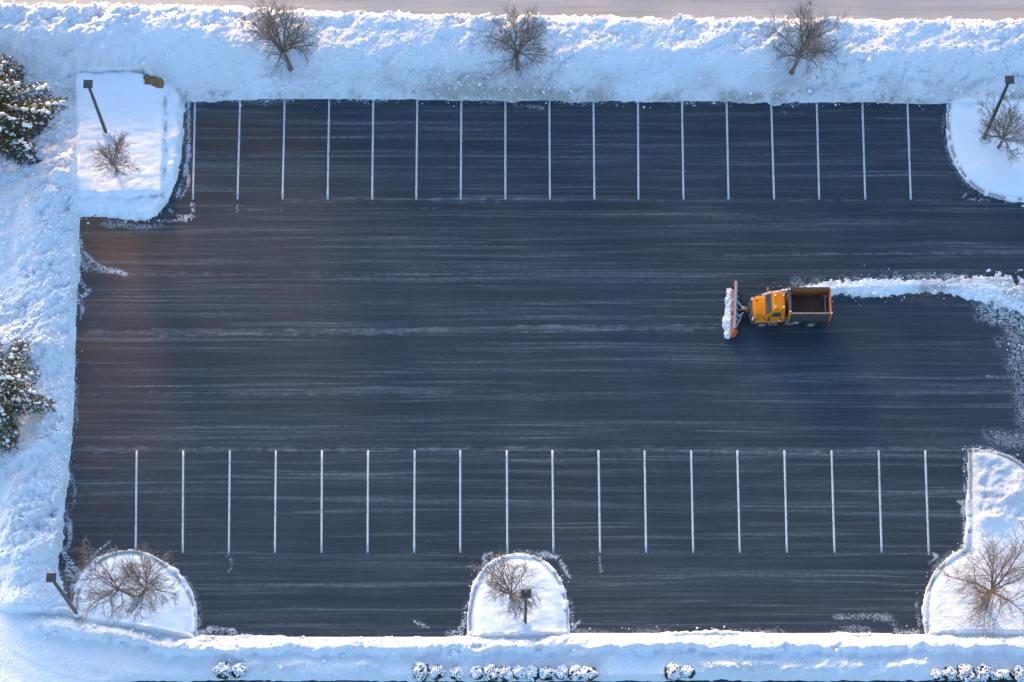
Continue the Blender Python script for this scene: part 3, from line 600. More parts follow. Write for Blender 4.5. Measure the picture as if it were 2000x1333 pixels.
# chassis
ch = tb('chassis', 16.75, 22.0, TY-.40, TY+.40, .55, .80, 'dark')
tb('crossmember', 19.0, 19.35, TY-.62, TY+.62, .62, .78, 'dark', ch); tb('rear_bumper', 21.95, 22.06, TY-.85, TY+.85, .55, .70, 'dark', ch)
# cab: rings from sill to roof
def rrect(x0, x1, y0, y1, z, r, n=4):
    pts = []
    for cx_, cy_, a0 in ((x1-r, y1-r, 0), (x0+r, y1-r, 90), (x0+r, y0+r, 180), (x1-r, y0+r, 270)):
        for i in range(n+1):
            a = R(a0 + 90*i/n); pts.append((cx_ + r*math.cos(a) - TX, cy_ + r*math.sin(a) - TY, z))
    return pts
bm = bmesh.new(); Z = [(17.62, 18.90, .86, .62, .06), (17.60, 18.92, .90, 1.00, .08), (17.60, 18.92, .90, 1.60, .10), (17.66, 18.91, .87, 1.70, .10), (17.98, 18.88, .735, 2.34, .10), (18.04, 18.86, .69, 2.43, .12), (18.14, 18.80, .58, 2.475, .14)]
loft(bm, [rrect(x0, x1, TY-w, TY+w, z, r) for x0, x1, w, z, r in Z])
cab = bm_obj('cab', bm, M['orange'], truck, smooth=False, bevel=0)
tquad('windshield', [(17.665,TY+.74,1.74),(17.665,TY-.74,1.74),(17.965,TY-.635,2.31),(17.965,TY+.635,2.31)], 'glass', cab)
for x_ in (17.75,): ttube('wiper', [(17.66, TY+.1, 1.76), (17.77, TY+.5, 1.98)], .012, 'dark', cab, 5)
for s in (1, -1):
    dr = tquad('door', [(17.80,TY+s*.912,.82),(18.72,TY+s*.912,.82),(18.72,TY+s*.912,1.585),(17.80,TY+s*.912,1.585)], 'orange', truck, .008)
    tb('handle', 18.52, 18.66, *sorted((TY+s*.915, TY+s*.95)), 1.40, 1.44, 'dark', dr, .005)
    tquad('side_window', [(17.93,TY+s*.872,1.73),(18.62,TY+s*.872,1.73),(18.60,TY+s*.765,2.24),(18.16,TY+s*.765,2.24)], 'glass', dr, .012)
    mr = ttube('mirror', [(17.72,TY+s*.88,1.68),(17.74,TY+s*1.10,1.78),(17.76,TY+s*1.12,2.05)], .018, 'dark')
    tb('mirror_shell', 17.70, 17.82, *sorted((TY+s*1.02, TY+s*1.20)), 1.72, 2.06, 'orange_worn' if s > 0 else 'dark', mr, .03)
    tb('step', 17.86, 18.50, *sorted((TY+s*.80, TY+s*1.02)), .36, .41, 'chrome'); tb('step', 17.90, 18.46, *sorted((TY+s*.80, TY+s*.97)), .58, .62, 'chrome')
    tb('door_lamp', 18.48, 18.60, *sorted((TY+s*.915, TY+s*.96)), 1.08, 1.18, 'lamp_white', truck, .01)
tquad('rear_window', [(18.905,TY-.45,1.75),(18.905,TY+.45,1.75),(18.89,TY+.42,2.2),(18.89,TY-.42,2.2)], 'glass', cab)
for x_, y_ in ((18.14, TY+.44), (18.14, TY-.42), (18.70, TY-.44), (18.72, TY+.44)):
    tb('roof_lamp', x_, x_+.12, y_-.06, y_+.06, 2.44, 2.53, 'lamp_white', truck, .02)
tb('roof_hatch', 18.36, 18.40, TY-.18, TY+.22, 2.465, 2.485, 'orange_worn', truck, .006)
# hood: rings from nose to cowl
def hood_ring(x, w, z0, z1, cr, rr_):
    pts = [(x, TY-w, z0), (x, TY-w, z1-rr_), (x, TY-w+rr_*.35, z1-rr_*.3), (x, TY-w+rr_, z1), (x, TY-w*.3, z1+cr), (x, TY+w*.3, z1+cr), (x, TY+w-rr_, z1), (x, TY+w-rr_*.35, z1-rr_*.3), (x, TY+w, z1-rr_), (x, TY+w, z0)]
    return [(a-TX, b-TY, c_) for a, b, c_ in pts]
bm = bmesh.new(); loft(bm, [hood_ring(16.72, .60, .86, 1.22, .02, .10), hood_ring(16.78, .66, .84, 1.36, .03, .14), hood_ring(16.95, .69, .82, 1.46, .04, .15), hood_ring(17.35, .73, .82, 1.55, .045, .15), hood_ring(17.72, .80, .82, 1.64, .05, .15)])
hood = bm_obj('hood', bm, M['orange'], truck, smooth=False, bevel=.012, seg=2)
tb('hood_scoop', 16.98, 17.06, TY+.38, TY+.50, 1.49, 1.53, 'dark', hood, .01); tb('hood_latch', 17.46, 17.52, TY-.66, TY-.60, 1.50, 1.58, 'lamp_white', hood, .01)
tb('cowl', 17.60, 17.74, TY-.72, TY+.72, 1.60, 1.69, 'dark', cab, .02)
tb('grille', 16.66, 16.735, TY-.50, TY+.50, .74, 1.26, 'dark', truck, .02)
for i in range(5): tb('grille_bar', 16.645, 16.665, TY-.46, TY+.46, .82+.085*i, .845+.085*i, 'chrome', truck, .004)
# fenders over the front wheels
for s in (1, -1):
    bm = bmesh.new(); rings = []
    for a in range(0, 181, 15):
        ca, sa = math.cos(R(a)), math.sin(R(a)); ro = .50; xo = 17.42 - ca*(ro + .05); zo = .52 + sa*ro
        y_in, y_out = TY + s*.62, TY + s*.985
        up = .10*sa
        rings.append([(xo-TX, y_in-TY, zo+up+.05), (xo-TX, y_out-TY-s*.05, zo+.02), (xo-TX, y_out-TY, zo-.04), (xo*1.0+ca*.05-TX, y_out-TY-s*.01, zo-.09*sa-.02), (xo+ca*.06-TX, y_in-TY, zo-.04)])
    loft(bm, rings); bm_obj('fender', bm, M['orange'], truck, smooth=False)
    tb('headlight', 16.70, 16.80, *sorted((TY+s*.60, TY+s*.84)), .88, 1.06, 'lamp_white', truck, .03)
    tb('turn_lamp', 16.84, 16.92, *sorted((TY+s*.66, TY+s*.78)), 1.18, 1.27, 'amber' if s > 0 else 'lamp_white', truck, .02)
bm = bmesh.new(); 
loft(bm, [[(16.46+.22*abs(k)**2.0-TX+dx, k*.93, z) for dx, z in ((0,.48),(0,.74),(.12,.78),(.14,.48))] for k in (-1,-.8,-.5,0,.5,.8,1)]); bm_obj('front_bumper', bm, M['steel'], truck, bevel=.01, seg=1)
# wheels
def wheel(x, y, s, r=.42, wd=.26):
    bm = bmesh.new(); n = 28; rings = []
    for o, rr_ in ((0, r*.62), (.0, r*.92), (.04, r), (wd-.04, r), (wd, r*.92), (wd, r*.62)):
        rings.append([(r*0 + rr_*math.cos(2*math.pi*i/n), s*(o - wd), rr_*math.sin(2*math.pi*i/n)) for i in range(n)])
    loft(bm, rings, cap=True); w = bm_obj('wheel', bm, M['rubber'], truck, smooth=False, loc=(x-TX, y-TY, r))
    bm = bmesh.new(); rings = []
    for o, rr_ in ((wd+.005, r*.60), (wd+.02, r*.58), (wd-.05, r*.48), (wd-.06, r*.26), (wd+.03, r*.22), (wd+.035, r*.05)):
        rings.append([(rr_*math.cos(2*math.pi*i/n), s*(o - wd), rr_*math.sin(2*math.pi*i/n)) for i in range(n)])
    loft(bm, rings); bm_obj('rim', bm, M['rim'], w, smooth=False)
    bm = bmesh.new()
    for i in range(8): a = 2*math.pi*i/8; cyl(bm, (r*.37*math.cos(a), s*(-.06), r*.37*math.sin(a)), (r*.37*math.cos(a), s*(-.02), r*.37*math.sin(a)), .02, n=6)
    tag(bm_obj('wheel_nuts', bm, M['dark'], w), kind='stuff')
for s in (1, -1):
    wheel(17.42, TY+s*.99, s); wheel(20.85, TY+s*.99, s); wheel(20.85, TY+s*.70, s)
cyl_obj('axle', (17.42-TX, -.8, .42), (17.42-TX, .8, .42), .07, M['dark'], truck); cyl_obj('axle', (20.85-TX, -.8, .42), (20.85-TX, .8, .42), .09, M['dark'], truck)
tb('fuel_tank', 19.00, 19.62, YR-.02, TY-.48, .42, .80, 'chrome', truck, .05); tb('battery_box', 19.66, 19.98, YR+.06, TY-.48, .46, .74, 'steel_pale', truck, .02)
tb('tool_box', 19.00, 19.75, TY+.48, YL, .44, .80, 'steel', truck, .02)
ttube('exhaust_stack', [(19.00, TY+.62, .8), (19.00, TY+.62, 2.35), (19.06, TY+.62, 2.5)], .055, 'dark', truck, 10)
# dump bed
BX0, BX1, BZ0, BZ1 = 19.12, 22.06, 1.12, 2.60
bed = tb('bed_floor', BX0+.02, BX1-.03, TY-.93, TY+.93, BZ0+.10, BZ0+.18, 'bed_floor')
for i in range(6): tb('floor_beam', 19.35+.48*i, 19.43+.48*i, TY-.86, TY+.86, BZ0-.06, BZ0+.098, 'dark', bed, .006)
for s in (1, -1):
    yo, yi = TY+s*.97, TY+s*.90
    sd = tb('side_panel', BX0+.06, BX1-.08, *sorted((yo-s*.002, yi)), BZ0, BZ1-.05, 'steel')
    tb('inner_liner', BX0+.10, BX1-.10, *sorted((yi-s*.001, yi-s*.014)), BZ0+.19, BZ1-.06, 'bed_wall', sd, .003)
    tb('top_rail', BX0+.04, BX1-.02, *sorted((yo+s*.015, yi-s*.015)), BZ1-.05, BZ1+.02, 'rail' if s < 0 else 'steel', sd, .012)
    tb('bottom_rail', BX0+.06, BX1-.06, *sorted((yo, yo+s*.045)), BZ0-.02, BZ0+.10, 'steel', sd, .01)
    for i in range(5): tb('side_rib', 19.40+.55*i, 19.47+.55*i, *sorted((yo, yo+s*.04)), BZ0+.105, BZ1-.055, 'steel', sd, .008)
    tb('corner_post', BX1-.12, BX1+.0, *sorted((yo+s*.035, yi-s*.02)), BZ0-.05, BZ1+.03, 'orange_worn', sd, .012)
    tb('corner_post', BX0-.01, BX0+.10, *sorted((yo+s*.035, yi-s*.02)), BZ0-.05, BZ1+.05, 'orange_worn', sd, .012)
    tb('marker_lamp', BX0+.0, BX0+.13, *sorted((yi-s*.03, yi-s*.12)), BZ1+.021, BZ1+.07, 'lamp_white', sd, .02)
    tb('marker_lamp', BX1-.07, BX1+.01, *sorted((yo-s*.10, yo+s*.02)), BZ1+.031, BZ1+.08, 'lamp_white', sd, .02)
hb = tb('headboard', BX0, BX0+.07, TY-.90, TY+.90, BZ0, BZ1, 'orange_worn'); tb('top_rail', BX0-.05, BX0+.16, TY-.93, TY+.93, BZ1, BZ1+.045, 'steel', hb, .012)
tg = tb('tailgate', BX1-.10, BX1-.03, TY-.885, TY+.885, BZ0+.02, BZ1-.25, 'bed_wall'); tb('top_rail', BX1-.13, BX1-.0, TY-.885, TY+.885, BZ1-.25, BZ1-.17, 'orange_worn', tg, .01)
for i in range(4): tb('gate_rib', BX1-.03, BX1+.02, TY-.70+.44*i, TY-.62+.44*i, BZ0+.04, BZ1-.26, 'steel', tg, .006)
tquad('sill_plate', [(BX1-.32,TY-.88,BZ0+.20),(BX1-.24,TY-.88,BZ0+.20),(BX1-.24,TY+.88,BZ0+.20),(BX1-.32,TY+.88,BZ0+.20)], 'steel_pale', bed, .012)
tquad('gusset', [(BX1-.46,TY+.88,BZ0+.24),(BX1-.11,TY+.88,BZ0+.24),(BX1-.20,TY+.62,BZ0+.24),(BX1-.26,TY+.62,BZ0+.24)], 'steel_pale', bed, .010)
# residues on the floor of the bed
tquad('seam', [(BX0+.15,TY+.02,BZ0+.182),(BX0+1.0,TY+.0,BZ0+.182),(BX0+1.0,TY+.03,BZ0+.182),(BX0+.15,TY+.05,BZ0+.182)], 'steel', bed, .003)
# plow: curved moldboard on an angled frame
pl = empty('plow', (0, 0, 0)); pl.parent = truck
bN = Vector((15.66 - TX, 4.10 - TY)); bS = Vector((15.42 - TX, .26 - TY)); ax = (bS - bN).normalized(); fw = Vector((-1, 0)) ; nf = Vector((ax.y, -ax.x))
if nf.x > 0: nf = -nf
prof = [(.02,.04),(-.10,.20),(-.15,.42),(-.13,.62),(-.05,.80),(.10,.93)]             # forward offset, height
def blade(name, scale, m, th, l0=0.0, l1=1.0, ht=lambda s: 1.0, nseg=16, parent=None):
    bm = bmesh.new(); rings = []
    for i in range(nseg+1):
        s = l0 + (l1-l0)*i/nseg; c_ = bN + (bS-bN)*s; k = ht(s); r_ = []
        for o, z in prof: q = c_ + nf*o; r_.append((q.x, q.y, z*k+.02))
        for o, z in prof[::-1]: q = c_ + nf*(o - th); r_.append((q.x, q.y, z*k+.02+(.02 if z > .9 else 0)))
        rings.append(r_)
    loft(bm, rings); return bm_obj(name, bm, M[m], parent or truck)
mold = blade('moldboard', 1, 'blade_orange', .035, ht=lambda s: 1.12 - .10*s)
# pale worn strip along the top and back braces
bm = bmesh.new(); rings = []
for i in range(17):
    s = i/16*.90; c_ = bN + (bS-bN)*s; k = 1.12 - .10*s
    rings.append([((c_ + nf*o).x, (c_ + nf*o).y, z) for o, z in ((.07,.93*k+.035),(.01,.91*k+.045),(-.10,.88*k),(-.09,.80*k))])
loft(bm, rings); bm_obj('top_flap', bm, M['steel_pale'], mold)
for i in range(9):
    s = .06 + .11*i; c_ = bN + (bS-bN)*s; bm = bmesh.new(); rings = []
    for o, z in prof: q = c_ + nf*(o-.036); rings.append([((q - ax*.02).x, (q - ax*.02).y, z+.02), ((q + ax*.02).x, (q + ax*.02).y, z+.02), ((q + ax*.02 - nf*.12).x, (q + ax*.02 - nf*.12).y, z+.02), ((q - ax*.02 - nf*.12).x, (q - ax*.02 - nf*.12).y, z+.02)])
    loft(bm, rings); bm_obj('rib', bm, M['orange_worn'] if i in (0, 8) else M['steel_pale'], mold)
for z, m_ in ((.22, 'dark'), (.60, 'steel')):
    a = bN + (bS-bN)*.10 - nf*.02; b = bN + (bS-bN)*.92 - nf*.02; off = .16 if z < .5 else .20
    ttube('cross_tube', [(a.x - nf.x*off + TX, a.y - nf.y*off + TY, z), (b.x - nf.x*off + TX, b.y - nf.y*off + TY, z)], .045, m_, mold)
for s, top in ((-.004, 1.0), (1.004, .8)):
    bm = bmesh.new(); c2 = bN + (bS-bN)*s; P0 = []
    for o, z in prof + [(.16,.60),(.20,.30),(.16,.04)]: q = c2 + nf*o; P0.append((q.x, q.y, z*1.05+.02))
    vs1 = [bm.verts.new(q) for q in P0]; vs2 = [bm.verts.new((x - ax.x*.03*(1 if s < .5 else -1), y - ax.y*.03*(1 if s < .5 else -1), z)) for x, y, z in P0]
    bm.faces.new(vs1); bm.faces.new(vs2[::-1]); n = len(vs1)
    for i in range(n): bm.faces.new((vs1[i], vs2[i], vs2[(i+1) % n], vs1[(i+1) % n]))
    bm_obj('end_plate', bm, M['blade_orange'], mold)
bc = bN + (bS-bN)*.5; hitch = (16.42, TY, .55)
for s in (.20, .80):
    q = bN + (bS-bN)*s - nf*.18; ttube('push_arm', [(q.x+TX, q.y+TY, .42), (16.30, TY + (.22 if s < .5 else -.22), .50)], .055, 'dark')
for s in (.33, .67):
    q = bN + (bS-bN)*s - nf*.18; ttube('hydraulic_ram', [(q.x+TX, q.y+TY, .62), (16.15, TY + (.14 if s < .5 else -.14), .62)], .04, 'steel_pale')
for s in (.62, .86, .38):
    q = bN + (bS-bN)*s - nf*.16; ttube('brace', [(q.x+TX, q.y+TY, .72), (16.02, TY - (.35 if s > .5 else -.30), .58)], .028, 'steel_pale')
tb('hitch_frame', 16.10, 16.52, TY-.28, TY+.28, .40, .62, 'dark', truck, .02); tb('lift_post', 16.26, 16.44, TY-.20, TY+.20, .62, .98, 'steel', truck, .02); tb('lift_arm', 15.98, 16.40, TY-.05, TY+.05, .92, 1.00, 'orange_worn', truck, .01)
tb('hydraulic_block', 16.06, 16.24, TY+.06, TY+.26, .62, .80, 'steel_pale', truck, .02); ttube('lift_chain', [(16.0, TY, .94), (15.80, TY-.02, .60)], .018, 'steel_pale')
bpy.data.objects.remove(pl)
# snow rolling in front of the blade
p0 = bN - Vector((0, 0)); heap_path = []
def unG(x, y):   # plan -> survey pixel
    dx, dy, dz = x, y - CAM_Y, -CAM_H; zc = dy*math.sin(TILT) - dz*math.cos(TILT); yc = dy*math.cos(TILT) + dz*math.sin(TILT); return (1000 + FPX*dx/zc, 666.5 - FPX*yc/zc)
for s in (.10, .3, .5, .7, .95):
    q = bN + (bS-bN)*s + nf*.30; heap_path.append(unG(q.x + TX, q.y + TY))
roll, rg = strip_heap('rolled_snow', heap_path, [.30,.36,.32,.40,.30], [.46,.55,.48,.56,.34], 8.1, stp=.035, lump=1.25, dirtf=lambda A, B: .30*sstep(.05, .5, fbm(A*1.5, B*1.5, 4, 3)))
v, f = blobs(*(lambda A, B, h, k: (np.stack([A.ravel()[k], B.ravel()[k], h.ravel()[k] + .02], -1), np.random.RandomState(3).uniform(.02, .075, len(k))))(rg[0], rg[1], rg[2], np.array([q for q in np.random.RandomState(2).randint(0, rg[0].size, 2500) if rg[2].ravel()[q] > .08])[:420]), 5)
tag(mesh_np('snow_clods', v, f, M['snow_plain'], roll), kind='stuff')
tag(roll, 'churned roll of snow pushed in front of the plow blade', 'snow heap')

# ------------------------------------------------------------------ lamp posts
def lamp_post(px, py, height, label, heads=1, rz=0.0, zbase=.2):
    x, y = G(px, py, zbase); o = empty('lamp_post', (x, y, 0), rz); tag(o, label, 'lamp post', 'parking lot lamp posts')
    bm = bmesh.new(); cyl(bm, (0,0,0), (0,0,zbase+.50), .27, n=20); b = bm_obj('concrete_base', bm, M['concrete_pale'], o, bevel=.02)
    v, f = blobs(np.array([[.06,-.05,zbase+.50]]), np.array([[.27,.25,.07]]), 3, ICO2, .15); mesh_np('snow_cap', v, f, M['snow_plain'], b, smooth=True)
    bm = bmesh.new(); cyl(bm, (0,0,zbase+.48), (0,0,zbase+.54), .17, n=12); bm_obj('base_plate', bm, M['pole'], o)
    bm = bmesh.new(); loft(bm, [[(s*a, s*b_, z) for a, b_ in ((-1,-1),(1,-1),(1,1),(-1,1))] for s, z in ((.10, zbase+.54), (.075, height-.05))]); bm_obj('pole', bm, M['pole'], o, bevel=.012)
    hs = [(0, 0, .62)] if heads == 1 else [(-.18, 0, .30), (.18, 0, .30)]
    for hx, hy, w in hs:
        bm = bmesh.new(); loft(bm, [[(hx + a*w/2*s, hy + b_*.29*s, z) for a, b_ in ((-1,-1),(1,-1),(1,1),(-1,1))] for s, z in ((.92, height-.10), (1.0, height-.05), (1.0, height+.06), (.90, height+.10))])
        hd = bm_obj('lamp_head', bm, M['head'], o, bevel=.02); boxed('lens', (hx-w*.38, hx+w*.38, -.22, .22, height-.125, height-.098), M['lens'], hd, .004)
        bm = bmesh.new(); 
        for i in range(5): box(bm, hx-w*.36+w*.18*i-.008, hx-w*.36+w*.18*i+.008, -.18, .18, height+.098, height+.115)
        tag(bm_obj('cooling_fins', bm, M['head'], hd), kind='stuff')
    boxed('bracket', ((-.20, .20, -.05, .05, height-.16, height-.11) if heads == 2 else (-.06, .06, -.07, .07, height-.16, height-.08)), M['pole'], o, .01)
    return o
lamp_post(209, 264, 8.8, 'lamp post standing on the upper left planting bed above its small tree', zbase=.55)
lamp_post(1919, 277, 10.2, 'dark lamp post beside the tree on the right upper island', zbase=.2)
lamp_post(152, 1201, 10.2, 'dark single headed lamp post at the lower left bend', zbase=.3)
lamp_post(1026, 1219, 8.4, 'lamp post with two square heads on the middle lower island', heads=2, zbase=.2)

# ------------------------------------------------------------------ bare trees
def tubes(branches, sides):
    VV = []; FF = []; off = 0; ang = np.arange(sides)*2*math.pi/sides; ca = np.cos(ang)[None, :, None]; sa = np.sin(ang)[None, :, None]
    for p, r in branches:
        t_ = np.gradient(p, axis=0); t_ /= np.linalg.norm(t_, axis=1)[:, None] + 1e-9
        ref = np.array([1., 0, 0]) if abs(t_[0, 0]) < .8 else np.array([0, 1., 0])
        a = np.cross(t_, ref); a /= np.linalg.norm(a, axis=1)[:, None] + 1e-9; b = np.cross(t_, a)
        ring = p[:, None, :] + (a[:, None, :]*ca + b[:, None, :]*sa)*r[:, None, None]
        k = len(p); VV.append(ring.reshape(-1, 3)); I = np.arange(k*sides).reshape(k, sides) + off; J = np.roll(I, -1, 1)
        FF.append(np.stack([I[:-1], J[:-1], J[1:], I[1:]], -1).reshape(-1, 4)); off += k*sides
    return np.vstack(VV), np.vstack(FF)
def grow(rs, start, d, length, nseg, wob, up):
    p = [start]; d = d/np.linalg.norm(d); out = []
    for i in range(nseg):
        d = d + rs.normal(0, wob, 3) + np.array([0, 0, up]); d = d/np.linalg.norm(d); p.append(p[-1] + d*length/nseg); out.append(d)
    return np.array(p), np.array([out[0]] + out)
def bare_tree(px, py, zb, trunk_h, crown_r, top_h, label, seed, trunk_r=.16, lean=(0, 0), stems=1, leaves=0, density=1.0, el0=8):
    x, y = G(px, py, zb); o = empty('bare_tree', (x, y, zb - .12)); tag(o, label, 'tree', 'leafless trees')
    rs = np.random.RandomState(seed); fine = []; mid = []; trunks = []; tips = []
    for s_ in range(stems):
        ln = np.array([lean[0], lean[1], 0.]) if stems == 1 else np.array([(-.42, .36)[s_], .02, 0.])
        base = np.array([0., 0, 0]) if stems == 1 else np.array([(-.10, .10)[s_], 0, 0.])
        k = 7; tt = np.linspace(0, 1, k); tp = base + np.outer(tt, np.array([0, 0, trunk_h])) + np.outer(tt**1.1, ln*trunk_h)
        tp += np.outer(tt, [1, 1, 0])*rs.normal(0, .02, (k, 3)); tr = trunk_r*(1.0 - .30*tt) * (1.0 if stems == 1 else .8); tr[0] *= 1.35
        bm_p, bm_f = tubes([(tp, tr)], 10); trunks.append((bm_p, bm_f))
        nl = int((11 if stems == 1 else 8)*1); topz = top_h - trunk_h
        for i in range(nl):
            az = i*2.39996 + rs.uniform(-.35, .35); q = (i + .5)/nl; el = R(el0 + (82-el0)*q**.85 + rs.uniform(-6, 6))
            L_ = 1/math.sqrt((math.cos(el)/crown_r)**2 + (math.sin(el)/topz)**2)*rs.uniform(.82, 1.02)
            f0 = rs.uniform(.80, 1.0); st_ = tp[-1]*f0 + tp[-2]*(1-f0) if f0 < .98 else tp[-1]
            d0 = np.array([math.cos(az)*math.cos(el), math.sin(az)*math.cos(el), math.sin(el) + .35]) + ln*.25
            P_, Dr = grow(rs, st_, d0, L_, 9, .085, -.045*math.cos(el))
            r0 = trunk_r*(.36 + .12*rs.rand())*(.8 if stems == 2 else 1); rad = np.linspace(r0, .016, 10)
            mid.append((P_, rad))
            n1 = int(rs.randint(9, 12)*density)
            for j in range(n1):
                tt_ = .18 + .80*(j + rs.rand()*.8)/n1; k_ = min(int(tt_*9), 8); fr = tt_*9 - k_; s1 = P_[k_]*(1-fr) + P_[k_+1]*fr; dd = Dr[k_+1]
                side = rs.normal(0, 1, 3); side -= dd*side.dot(dd); side /= np.linalg.norm(side); a_ = R(rs.uniform(25, 55))
                L1 = L_*(.52 - .30*tt_)*rs.uniform(.7, 1.15) + .25
                P1, D1 = grow(rs, s1, dd*math.cos(a_) + side*math.sin(a_), L1, 6, .12, .03)
                r1 = max(rad[k_]*.5, .014); mid.append((P1, np.linspace(r1, .011, 7)))
                n2 = int(max(3, L1*6.2)*density)
                for k2 in range(n2):
                    t2 = .12 + .86*(k2 + rs.rand())/n2; k3 = min(int(t2*6), 5); f3 = t2*6 - k3; s2 = P1[k3]*(1-f3) + P1[k3+1]*f3; d2 = D1[k3+1]
                    side = rs.normal(0, 1, 3); side -= d2*side.dot(d2); side /= np.linalg.norm(side); a_ = R(rs.uniform(22, 55)); L2 = L1*(.55 - .25*t2)*rs.uniform(.6, 1.1) + .12
                    P2, D2 = grow(rs, s2, d2*math.cos(a_) + side*math.sin(a_), L2, 4, .14, .03); fine.append((P2, np.linspace(.0105, .0065, 5))); tips.append(P2[-1])
                    for k4 in range(rs.randint(2, 4)):
                        m_ = rs.randint(1, 5); side = rs.normal(0, 1, 3); d3 = D2[m_]*.8 + side*.42
                        P3, _ = grow(rs, P2[m_], d3, L2*rs.uniform(.35, .6) + .06, 2, .12, .02); fine.append((P3, np.array([.0075, .0065, .005]))); tips.append(P3[-1])
    if len(trunks) == 1: v, f = trunks[0]
    else: v = np.vstack([t_[0] for t_ in trunks]); f = np.vstack([trunks[0][1], trunks[1][1] + len(trunks[0][0])])
    mesh_np('trunk', v, f, M['bark'], o, smooth=True)
    v, f = tubes(mid, 5); mesh_np('limbs', v, f, M['bark'], o, smooth=True)
    v, f = tubes(fine, 3); mesh_np('crown', v, f, M['twig'], o, smooth=False)
    # snow held in the crotch
    c_ = np.array([lean[0], lean[1], 1.0])*trunk_h*1.0 if stems == 1 else np.array([0, 0, trunk_h*.15])
    v, f = blobs(np.array([c_ + [0, -.03, .06], c_ + [.08, .05, .10], c_ + [-.09, .02, .09]]), np.array([[.13,.12,.06],[.10,.08,.05],[.09,.08,.05]]), seed, ICO1, .2); mesh_np('crotch_snow', v, f, M['snow_plain'], o, smooth=True)
    if leaves:
        tp = np.array(tips); sc = tp[:, 1]*.8 + tp[:, 2]*.6 + rs.normal(0, .5, len(tp)); pick = np.argsort(-sc)[:leaves]; c3 = tp[pick] + rs.normal(0, .06, (leaves, 3))
        a = rs.normal(0, 1, (leaves, 3)); a /= np.linalg.norm(a, axis=1)[:, None]; b = np.cross(a, rs.normal(0, 1, (leaves, 3))); b /= np.linalg.norm(b, axis=1)[:, None]
        v = np.stack([c3 - a*.05, c3 + b*.028, c3 + a*.05, c3 - b*.028], 1).reshape(-1, 3); f = np.arange(leaves*4).reshape(-1, 4); mesh_np('dry_leaves', v, f, M['dry_leaf'], o)
    return o
bare_tree(568, 135, .38, 2.7, 2.75, 9.0, 'leafless tree leaning left on the upper bank, nearest the upper left bed', 1, .17, (-.10, .02), el0=26)
bare_tree(1010, 135, .38, 2.6, 2.55, 8.6, 'leafless upright tree in the middle of the upper snow bank', 2, .15, (.0, .0), el0=26)
bare_tree(1546, 142, .38, 2.6, 2.75, 8.7, 'leafless tree leaning right on the upper bank, nearest the right island', 3, .16, (.12, .02), el0=26)
bare_tree(229, 337, .75, 1.2, 1.75, 4.9, 'small leafless tree below the lamp post on the upper left bed', 4, .085, (-.05, .05), density=.9)
bare_tree(1949, 291, .38, 1.6, 2.15, 6.6, 'leafless tree beside the dark lamp post on the right upper island', 5, .13, (.06, .02))
bare_tree(268, 1167, .38, 2.1, 2.75, 6.9, 'forked leafless tree with rusty top leaves on the lower left island', 6, .15, stems=2, leaves=420, el0=20)
bare_tree(997, 1170, .38, 1.7, 2.05, 6.6, 'leafless tree with a few rusty leaves on the middle lower island', 7, .13, (.02, .0), leaves=260)
bare_tree(1919, 1171, .38, 2.1, 3.3, 9.4, 'large spreading leafless tree on the right lower island', 8, .19, (.10, .03), el0=14)

